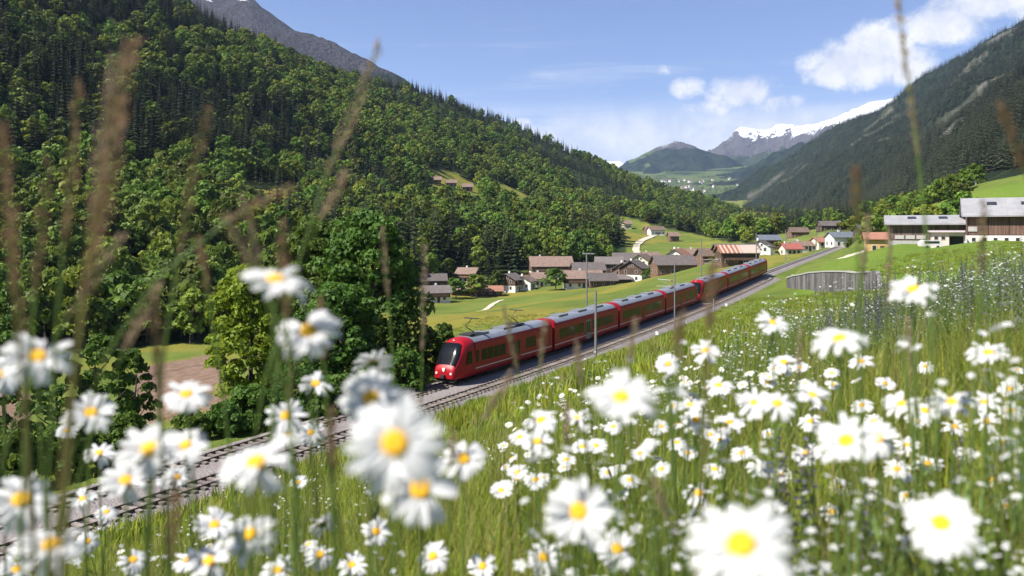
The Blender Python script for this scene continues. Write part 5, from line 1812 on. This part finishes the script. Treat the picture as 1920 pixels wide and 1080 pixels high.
def add_daisy(head, normal, size, ground_z, big, label, spin):
    """head: world position of the flower centre; size: diameter in metres"""
    t = thing('oxeye_daisy', label, 'flower', head, 0, 'oxeye daisies in the meadow')
    k = size / .052
    q = Vector((0, 0, 1)).rotation_difference(normal)
    h = max(.04, head[2] - ground_z + .02)
    lean = (-normal.x * h * .12 + rg.uniform(-.05, .05) * h, -normal.y * h * .12 + rg.uniform(-.05, .05) * h)
    link('stem', stem_mesh(h, lean, rg), t)
    dsc = link('disc', DISC, t); dsc.rotation_mode = 'QUATERNION'; dsc.rotation_quaternion = q; dsc.scale = (k, k, k)
    cy = link('calyx', CUP, t); cy.rotation_mode = 'QUATERNION'; cy.rotation_quaternion = q; cy.scale = (k, k, k)
    if big:
        n = int(rg.integers(19, 24)); cup = rg.uniform(-.12, .14)
        skip = set(int(q) for q in rg.integers(0, n, int(rg.integers(0, 3)))) if rg.random() < .5 else set()
        bent = int(rg.integers(0, n)) if rg.random() < .45 else -9
        for j in range(n):
            if j in skip: continue
            p = link('petal', PETALS[int(rg.integers(0, 6))], dsc)
            p.rotation_euler = (rg.uniform(-.18, .18), -(cup + rg.uniform(-.14, .20) - (.7 if abs(j - bent) < 2 else 0)), spin + 2 * math.pi * (j + rg.uniform(-.22, .22)) / n)
            p.location = (0, 0, .0003 * (j % 3))
            s = rg.uniform(.9, 1.08); p.scale = (s, s, s)
    else:
        p = link('corolla', COROLLAS[int(rg.integers(0, 5))], dsc); p.rotation_euler = (0, 0, spin)
    return t


seen = {}
for i, (px, py, wd_, ht_) in enumerate(DAISY):
    size = rg.uniform(.046, .054)
    d = F * size / wd_
    v = toward(px, py, d); head = Vector((v.x, v.y, CAMZ + v.z))
    toc = -v.normalized()
    ratio = min(.98, ht_ / wd_)
    th = math.acos(ratio)
    side = rg.uniform(-.35, .35)
    up = Vector((0, 0, 1)) - toc * toc.z; up.normalize()
    rt = toc.cross(up)
    nrm = (toc * math.cos(th) + (up * math.cos(side) + rt * math.sin(side)) * math.sin(th)).normalized()
    if (px, py) in ((700, 682), (604, 983)):
        nrm = (up * .75 - toc * .55 + rt * .1).normalized()
    size_word = 'huge' if wd_ > 140 else 'large' if wd_ > 90 else 'medium' if wd_ > 58 else 'small'
    lk = 'seen almost edge-on' if ratio < .42 else 'facing straight out' if ratio > .86 else LOOKS[i % 6]
    wh = WHERE[0] if px < 600 else WHERE[1] if px < 900 else WHERE[2] if py > 720 and px < 1700 else WHERE[4] if px < 1450 else WHERE[5] if py < 720 else WHERE[3]
    lb = f'{size_word} white daisy {lk} {wh}'
    if lb in seen:
        seen[lb] += 1
        lb = lb.replace(' white daisy', (' round' if ratio > .8 else ' oval' if ratio > .58 else ' narrow') + ' white daisy')
    seen.setdefault(lb, 0)
    lb = {(740, 832): 'biggest white daisy of the overlapping cluster, in front of the others', (788, 917): 'huge white daisy overlapped by the biggest one just above it', (695, 748): 'large white daisy half hidden behind the biggest one of the cluster',
          (1390, 1022): 'huge white daisy with broad yellow centre low in the dense patch', (1765, 982): 'large round white daisy facing straight out beside the low white sprigs', (517, 526): 'highest white daisy, flat and wide, in front of the yellow-green tree'}.get((px, py), lb)
    add_daisy(head, nrm, size, g1(head.x, head.y), wd_ >= 50, lb, rg.uniform(0, 6))

# further daisies in the dense patch, smaller with distance
n_far = 0
for k in range(900):
    d = rg.uniform(1.3, 5.5) ** 1.0; px = rg.uniform(940, 1960) if rg.random() < .85 else rg.uniform(0, 940)
    x = (px - CX) / F * d; g = g1(x, d)
    hz = g + rg.uniform(.20, .42)
    py = HY + (CAMZ - hz) / d * F
    if not (690 < py < 1075) or (px < 940 and py < 930): continue
    if fbm(np.array([x * 1.3]), np.array([d * 1.3]), 3, 8)[0] < .46: continue
    nrm = Vector((rg.normal(-.2, .3), rg.normal(-.25, .3), 1)).normalized()
    add_daisy(Vector((x, d, hz)), nrm, rg.uniform(.034, .046), g, False, ('upright' if nrm.z > .94 else 'tilted' if nrm.z > .85 else 'strongly tilted') + ' little white daisy ' + ('in the dense flower patch' if px > 940 else 'under the seeding grasses') + (' on a long stem' if hz - g > .33 else ' close to the ground'), rg.uniform(0, 6))
    n_far += 1
    if n_far >= 110: break
print('far daisies', n_far)

# ---- tall seeding grasses --------------------------------------------------
GRASSES = [  # tip, bottom of the seed head (photo pixels), distance, kind, thickness
    ((710, 86), (612, 332), .62, 'dry', 1.0), ((650, 322), (602, 412), .62, 'dry', .7), ((246, 84), (160, 560), .26, 'red', 1.5), ((222, 110), (175, 420), .27, 'dry', 1.4), ((150, 160), (118, 480), .34, 'red', .9),
    ((388, 208), (336, 480), .38, 'red', 1.0), ((92, 300), (66, 560), .34, 'red', .9), ((2, 240), (30, 560), .28, 'red', 1.0), ((226, 448), (120, 610), .52, 'dry', .8), ((716, 430), (728, 560), .95, 'dry', .9),
    ((797, 464), (792, 660), 1.0, 'dry', .8), ((424, 404), (486, 520), .55, 'dry', .8), ((456, 372), (488, 500), .55, 'dry', .7), ((302, 520), (232, 660), .6, 'dry', .8), ((545, 350), (420, 420), .36, 'red', .8),
    ((1682, -10), (1722, 300), .46, 'dry', .8), ((1878, 196), (1925, 330), .36, 'red', .9), ((1604, 318), (1608, 420), .36, 'red', .8), ((1627, 404), (1618, 520), .95, 'dry', .8), ((1668, 430), (1664, 580), .95, 'dry', .9),
    ((945, 576), (972, 700), .9, 'dry', .7), ((1022, 598), (1012, 690), .95, 'dry', .8), ((1080, 640), (1090, 730), .8, 'dry', .7), ((1192, 600), (1178, 700), .85, 'dry', .7), ((1336, 500), (1330, 620), .5, 'red', .7),
    ((1276, 590), (1270, 680), .55, 'red', .7), ((528, 420), (538, 600), .55, 'red', .8), ((960, 700), (905, 790), .7, 'dry', .7), ((1845, 380), (1838, 520), .45, 'red', .8), ((370, 440), (392, 560), .42, 'red', .8),
    ((290, 560), (300, 760), .36, 'red', .8), ((600, 560), (608, 680), .6, 'red', .6), ((1500, 620), (1496, 720), .9, 'dry', .6), ((1700, 600), (1712, 700), .9, 'dry', .6), ((1060, 760), (1066, 850), .8, 'dry', .6),
    ((850, 800), (846, 900), .8, 'dry', .6), ((620, 770), (626, 900), .55, 'red', .7), ((1225, 900), (1270, 1010), .6, 'dry', .7), ((330, 900), (320, 1060), .36, 'red', 1.1), ((540, 560), (545, 760), .42, 'red', .8), ((40, 560), (52, 760), .4, 'red', .8)]


def grass_plant(tip, bot, d, kind, th, label):
    if d < .5: d, th = d * 1.5, th * .8
    pt = toward(*tip, d); pb = toward(*bot, d * 1.01)
    top = Vector((pt.x, pt.y, CAMZ + pt.z)); b = Vector((pb.x, pb.y, CAMZ + pb.z))
    ax = (b - top); L_ = ax.length; ax.normalize()
    # stem continues from the head's foot, bending to the ground
    gx = b.x + ax.x * .10; gy = b.y + ax.y * .05 + .03
    gzv = g1(gx, gy)
    base = Vector((gx, gy, gzv - .02))
    t = thing('tall_grass', label, 'grass', base, 0, 'tall seeding grasses')
    top -= base; b -= base
    H = b.z
    ctrl = b + ax * min(.25, H * .5)
    pts = []
    for k in range(9):
        f = k / 8
        pts.append(b * (1 - f) ** 2 + ctrl * 2 * f * (1 - f) + Vector((0, 0, 0)) * f * f)
    MB().tube(list(reversed(pts)) + [b + (top - b) * .5, top], [.0011] * 9 + [.0007, .0003], 6).obj('stem', M_STEM if d > .5 else M_GRASSTEM, t)
    mb = MB()
    n = int(60 + 500 * L_)
    e1 = ax.orthogonal().normalized(); e2 = ax.cross(e1)
    for k in range(n):
        f = rg.random(); p = top + (b - top) * f
        w_ = .0038 * th * math.sin(math.pi * min(1, .12 + .85 * f)) + .0006
        a = rg.uniform(0, 6.28); o = (e1 * math.cos(a) + e2 * math.sin(a))
        c = p + o * w_ * rg.uniform(.3, 1.0)
        l = rg.uniform(.004, .0075) * (.7 + .3 * th); dr = (-ax + o * .35).normalized(); sd_ = dr.cross(o).normalized() * .0011 * (.7 + .4 * th)
        q = o * .0009
        mb.add([c, c + dr * l * .45 + sd_, c + dr * l, c + dr * l * .45 - sd_, c + dr * l * .45 + q], [(0, 1, 4), (1, 2, 4), (2, 3, 4), (3, 0, 4)])
    mb.obj('seed_head', M_DRY if kind == 'dry' else M_DRYR, t)
    # a leaf blade on the stem
    V = []; p0 = pts[5]; a = rg.uniform(0, 6.28); dirv = Vector((math.cos(a), math.sin(a), 1.2)).normalized(); sd_ = Vector((-math.sin(a), math.cos(a), 0))
    ll = min(.16, H * .4)
    for k in range(6):
        f = k / 5; c = p0 + dirv * ll * f + Vector((math.cos(a), math.sin(a), -1)) * ll * .35 * f * f; w_ = .0022 * (1 - f) + .0002
        V += [c - sd_ * w_, c + sd_ * w_]
    MB().add(V, [(2 * k, 2 * k + 1, 2 * k + 3, 2 * k + 2) for k in range(5)]).obj('leaf', M_STEM, t)


M_GRASSTEM = pmat('ripe_stem', (.20, .17, .05), .7, 0, .2, 20.0, trans=.2, objvar=.2)
for i, (tip, bot, d, kind, th) in enumerate(GRASSES):
    L_px = math.hypot(tip[0] - bot[0], tip[1] - bot[1])
    look = ('thick ' if th > .95 else 'slender ') + ('reddish brown' if kind == 'red' else 'pale straw-coloured')
    ten = 'leaning sharply' if abs(tip[0] - bot[0]) > .6 * L_px else 'leaning' if abs(tip[0] - bot[0]) > .25 * L_px else 'upright'
    wh = 'against the wooded hill' if tip[1] < 433 and tip[0] < 1000 else 'reaching above the horizon' if tip[1] < 433 else 'in front of the railway' if tip[0] < 1150 else 'in front of the meadow slope'
    grass_plant(tip, bot, d, kind, th, f'{look} seeding grass stalk {ten} {wh}')


# ---- small white wildflowers, sage ----------------------------------------
def blossom(mb, c, n, r, rg_):
    """five-petalled tiny flower"""
    n = n.normalized(); a = n.orthogonal().normalized(); b = n.cross(a); o = rg_.uniform(0, 6)
    for k in range(5):
        an = o + k * 1.2566; d = a * math.cos(an) + b * math.sin(an); s = n.cross(d)
        mb.add([c, c + d * r * .6 + s * r * .33 + n * r * .1, c + d * r, c + d * r * .6 - s * r * .33 + n * r * .1], [(0, 1, 2, 3)])


WILD = []
for v in range(5):
    mb = MB(); st = MB(); H = .26 + .05 * v
    for k in range(6 + v):
        a = rg.uniform(0, 6.28); h = H * rg.uniform(.7, 1.0); r = .05 * rg.random() + .008
        c = Vector((math.cos(a) * r, math.sin(a) * r, h))
        blossom(mb, c, Vector((rg.normal(0, .4), rg.normal(-.15, .4), 1)), rg.uniform(.0042, .0078), rg)
        st.tube([(0, 0, h * .45), c * .75 + Vector((0, 0, h * .12)), c], .0006, 4)
    st.tube([(0, 0, -.02), (.004, 0, H * .5)], .0009, 4)
    me = mb.mesh('white_wildflower', M_PETAL)
    nb = len(me.polygons)
    full_ = MB(); full_.v, full_.f = list(mb.v), list(mb.f); full_.add(st.v, st.f)
    me = full_.mesh('white_wildflower', M_PETAL); me.materials.append(M_STEM)
    me.polygons.foreach_set('material_index', np.array([0] * len(mb.f) + [1] * len(st.f), dtype=np.int32))
    WILD.append(me)


def meadow_pts(n, dmin, dmax, p0, p1, pw=1.0):
    d = dmin + (dmax - dmin) * rng.random(n) ** pw; px = rng.uniform(p0, p1, n)
    x = (px - CX) / F * d
    return x, d, gz(x, d), px


x, y, z, px = meadow_pts(2000, .75, 7.5, -60, 1980, 1.3)
x2_, y2_, z2_, px2_ = meadow_pts(700, 3.5, 12, 1420, 1980, 1.0)
x, y, z, px = (np.concatenate(q) for q in ((x, x2_), (y, y2_), (z, z2_), (px, px2_)))
ok = (fbm(x * 1.1, y * 1.1, 3, 15) > .42) & ((px > 1000 + 25 * y) | (rng.random(len(x)) < .22)) & ((y < 4.5) | (px > 1350))
x, y, z = x[ok], y[ok], z[ok]
o_ = np.argsort(y); x, y, z = x[o_], y[o_], z[o_]
wf_src = None
for i in range(min(300, len(x))):
    o = link('white_wildflower', WILD[i % 5], None, (x[i], y[i], z[i]), (0, 0, rng.uniform(0, 6.28)))
    k = rng.uniform(.7, 1.25); o.scale = (k, k, k)
    qx = CX + x[i] / y[i] * F
    tag(o, 'sprig of tiny white five-petalled flowers ' + ('under the tall seeding grasses' if qx < 700 else 'below the biggest daisies' if qx < 1150 else 'in the dense daisy patch' if y[i] < 2.2 else 'in front of the sage spikes'), 'flower', 'sprigs of tiny white flowers')
    wf_src = wf_src or {}
    wf_src.setdefault(i % 5, o)
m_ = len(x)
for v in range(5):
    idx = np.arange(300 + v, m_, 5)
    if len(idx) == 0: continue
    rot = np.zeros((len(idx), 3)); rot[:, 2] = rng.uniform(0, 6.28, len(idx)); sc = rng.uniform(.7, 1.3, len(idx))
    gn_scatter('white_wildflowers', (wf_src[v],), np.stack([x, y, z], 1)[idx], rot, np.stack([sc] * 3, 1), 'drift of tiny white wildflowers across the meadow', 'flowers')

SAGE = []
for v in range(4):
    fl, st = MB(), MB(); H = .42 + .05 * v
    st.tube([(0, 0, -.02), (.01, .005, H * .6), (.012, 0, H)], [.002, .0016, .001], 5)
    for k in range(34):
        f = k / 33; h = H * (.45 + .55 * f); a = k * 2.4; r = .014 * (1 - .7 * f)
        c = Vector((.012 + math.cos(a) * r, math.sin(a) * r, h)); o = Vector((math.cos(a), math.sin(a), .5)).normalized(); s = o.orthogonal().normalized() * .0045
        fl.add([c - o * .006, c + s, c + o * .010 * (1.1 - .6 * f), c - s], [(0, 1, 2, 3)])
        u = o.cross(s).normalized() * .0045
        fl.add([c - o * .006, c + u, c + o * .010 * (1.1 - .6 * f), c - u], [(0, 1, 2, 3)])
    for k in range(4):
        a = k * 1.9; c = Vector((0, 0, H * (.1 + .07 * k))); d = Vector((math.cos(a), math.sin(a), .35)); s = Vector((-math.sin(a), math.cos(a), 0)) * .012
        st.add([c, c + d * .035 + s, c + d * .075, c + d * .035 - s], [(0, 1, 2, 3)])
    al = MB(); al.v, al.f = list(fl.v), list(fl.f); al.add(st.v, st.f)
    me = al.mesh('meadow_sage', M_SAGE); me.materials.append(M_STEM)
    me.polygons.foreach_set('material_index', np.array([0] * len(fl.f) + [1] * len(st.f), dtype=np.int32))
    SAGE.append(me)
x, y, z, px = meadow_pts(1500, 3.0, 12, 1380, 1960, 1.0)
ok = (px > 1420 + 60 * rng.random(len(x)) + 12 * y) & (fbm(x * .8, y * .8, 3, 19) > .40)
x, y, z = x[ok][:300], y[ok][:300], z[ok][:300]
for i in range(len(x)):
    o = link('meadow_sage', SAGE[i % 4], None, (x[i], y[i], z[i]), (rng.uniform(-.12, .12), rng.uniform(-.12, .12), rng.uniform(0, 6.28)))
    k = rng.uniform(.6, 1.05); o.scale = (k, k, k)
    tag(o, 'violet meadow sage spike in the grassy patch on the crest', 'flower', 'spikes of meadow sage')
for px, py, d in [(1508, 820, 1.35), (1495, 850, 1.3), (1800, 825, 1.5), (1615, 925, 1.1), (1480, 860, 1.4), (1470, 805, 1.5), (1785, 830, 1.45)]:
    v = toward(px, py, d); g = g1(v.x, d); h = CAMZ + v.z - g
    o = link('meadow_sage', SAGE[0], None, (v.x, d, g), (0, 0, rng.uniform(0, 6))); k = max(.3, h / .42); o.scale = (k * 1.3, k * 1.3, k)
    tag(o, 'violet sage spike standing among the white daisies', 'flower', 'sage spikes among the daisies')


# ---- grass --------------------------------------------------------------
def tuft_mesh(name, mat, rg_, blades, h, spread, wid, seg=4):
    V, Fc, T = [], [], []
    for k in range(blades):
        a = rg_.uniform(0, 6.28); r = spread * rg_.random() ** .5; p = np.array([math.cos(a) * r, math.sin(a) * r, -.02])
        b = rg_.uniform(0, 6.28); l = h * rg_.uniform(.45, 1.1); le = rg_.uniform(.08, .55)
        d = np.array([math.cos(b), math.sin(b), 0]); s = np.array([-d[1], d[0], 0]); tn = np.clip(rg_.normal(.5, .25), 0, 1)
        n0 = len(V)
        for i in range(seg + 1):
            f = i / seg
            c = p + np.array([0, 0, l * f * (1 - .25 * le * f)]) + d * l * le * f ** 2.0
            w_ = wid * (1 - f ** 1.5) * .5 + .0002
            V += [tuple(c - s * w_), tuple(c + s * w_)]; T += [tn, tn]
        for i in range(seg):
            Fc.append((n0 + 2 * i, n0 + 2 * i + 1, n0 + 2 * i + 3, n0 + 2 * i + 2))
    me = mesh_np(name, V, Fc); vattr(me, 'tint', T); me.materials.append(mat)
    return me


def scatter_tufts(name, meshes, x, y, z, smin, smax, label):
    """first copy of every tuft is a real object, the rest ride on it"""
    n = len(x); k = len(meshes)
    for v, me in enumerate(meshes):
        idx = np.arange(v, n, k)
        src = link(name, me, None, (x[idx[0]], y[idx[0]], z[idx[0]])); tag(src, label, 'grass', None, 'stuff')
        idx = idx[1:]
        rot = np.zeros((len(idx), 3)); rot[:, 2] = rng.uniform(0, 6.28, len(idx)); rot[:, :2] = rng.uniform(-.12, .12, (len(idx), 2))
        sc = rng.uniform(smin, smax, len(idx))
        gn_scatter(name, (src,), np.stack([x, y, z], 1)[idx], rot, np.stack([sc, sc, sc * rng.uniform(.8, 1.2, len(idx))], 1), label, 'grass')


near_g = [tuft_mesh('meadow_grass', M_GRASS, rng, 26, .29, .05, .0042) for _ in range(3)] + [tuft_mesh('meadow_grass', M_GRASS_D, rng, 16, .42, .05, .0026)]
mid_g = [tuft_mesh('meadow_grass', M_GRASS, rng, 34, .17, .20, .009, 3) for _ in range(2)] + [tuft_mesh('meadow_grass', M_GRASS_D, rng, 26, .24, .20, .006, 3)]
far_g = [tuft_mesh('slope_grass', M_GRASS, rng, 40, .42, .55, .05, 2) for _ in range(3)] + [tuft_mesh('slope_grass', M_GRASS_D, rng, 26, .5, .55, .035, 2)]
X, Y = jgrid(-4.2, 5.0, -.5, 3.6, .064)
pxg = CX + X / Y * F
k = np.where(Y > .28, (X / np.maximum(Y, .1) > -1.3 - .5 / np.maximum(Y, .1)) & (X / np.maximum(Y, .1) < 1.2 + 1.5 / np.maximum(Y, .1)), np.abs(X) > .45); X, Y = X[k], Y[k]
scatter_tufts('meadow_grass', near_g, X, Y, gz(X, Y), .65, 1.15, 'long green meadow grass between the daisies')
print('near tufts', len(X))
X, Y = jgrid(-14, 17, 3.5, 15, .24)
pxg = CX + X / Y * F
k = (pxg > -500) & (pxg < 2600) & (Y > 3.5); X, Y = X[k], Y[k]
scatter_tufts('meadow_grass', mid_g, X, Y, gz(X, Y), .6, 1.1, 'green meadow grass farther down the slope')
print('mid tufts', len(X))
X, Y = jgrid(-45, 90, 14, 130, .95)
pxg = CX + X / Y * F; s_, u_ = SU(X, Y)
k = (pxg > -300) & (pxg < 2400) & (Y > 14) & (u_ > 6.4) & (u_ < 60) & (rng.random(len(X)) < np.where(Y > 60, .6, 1)); X, Y = X[k], Y[k]
scatter_tufts('slope_grass', far_g, X, Y, gz(X, Y), .6, 1.15, 'rough grass covering the slope above the railway')
print('far tufts', len(X))
X, Y = jgrid(-60, 40, 40, 130, 1.3)
pxg = CX + X / Y * F; s_, u_ = SU(X, Y)
k = (pxg > -40) & (pxg < 1300) & (u_ < -3.4) & (u_ > -30) & ((s_ > -2) | (rng.random(len(X)) < .5)); X, Y = X[k], Y[k]
scatter_tufts('slope_grass', far_g[1:], X, Y, gz(X, Y), .6, 1.2, 'rough grass on the far side of the track')
# ------------------------------------------------------------------ air
hz = MB().box(-9000, 12000, -600, 19000, -260, 1900).mesh('haze')
m = bpy.data.materials.new('valley_air'); m.use_nodes = True
t = NT(m.node_tree); out = t.n('ShaderNodeOutputMaterial')
pv = t.n('ShaderNodeVolumePrincipled')
pv.inputs['Color'].default_value = (.48, .66, 1.0, 1)
pv.inputs['Density'].default_value = 4.2e-5
pv.inputs['Anisotropy'].default_value = 0.1
t.l(pv.outputs[0], out.inputs['Volume'])
hz.materials.append(m)
tag(link('haze', hz), kind='stuff')
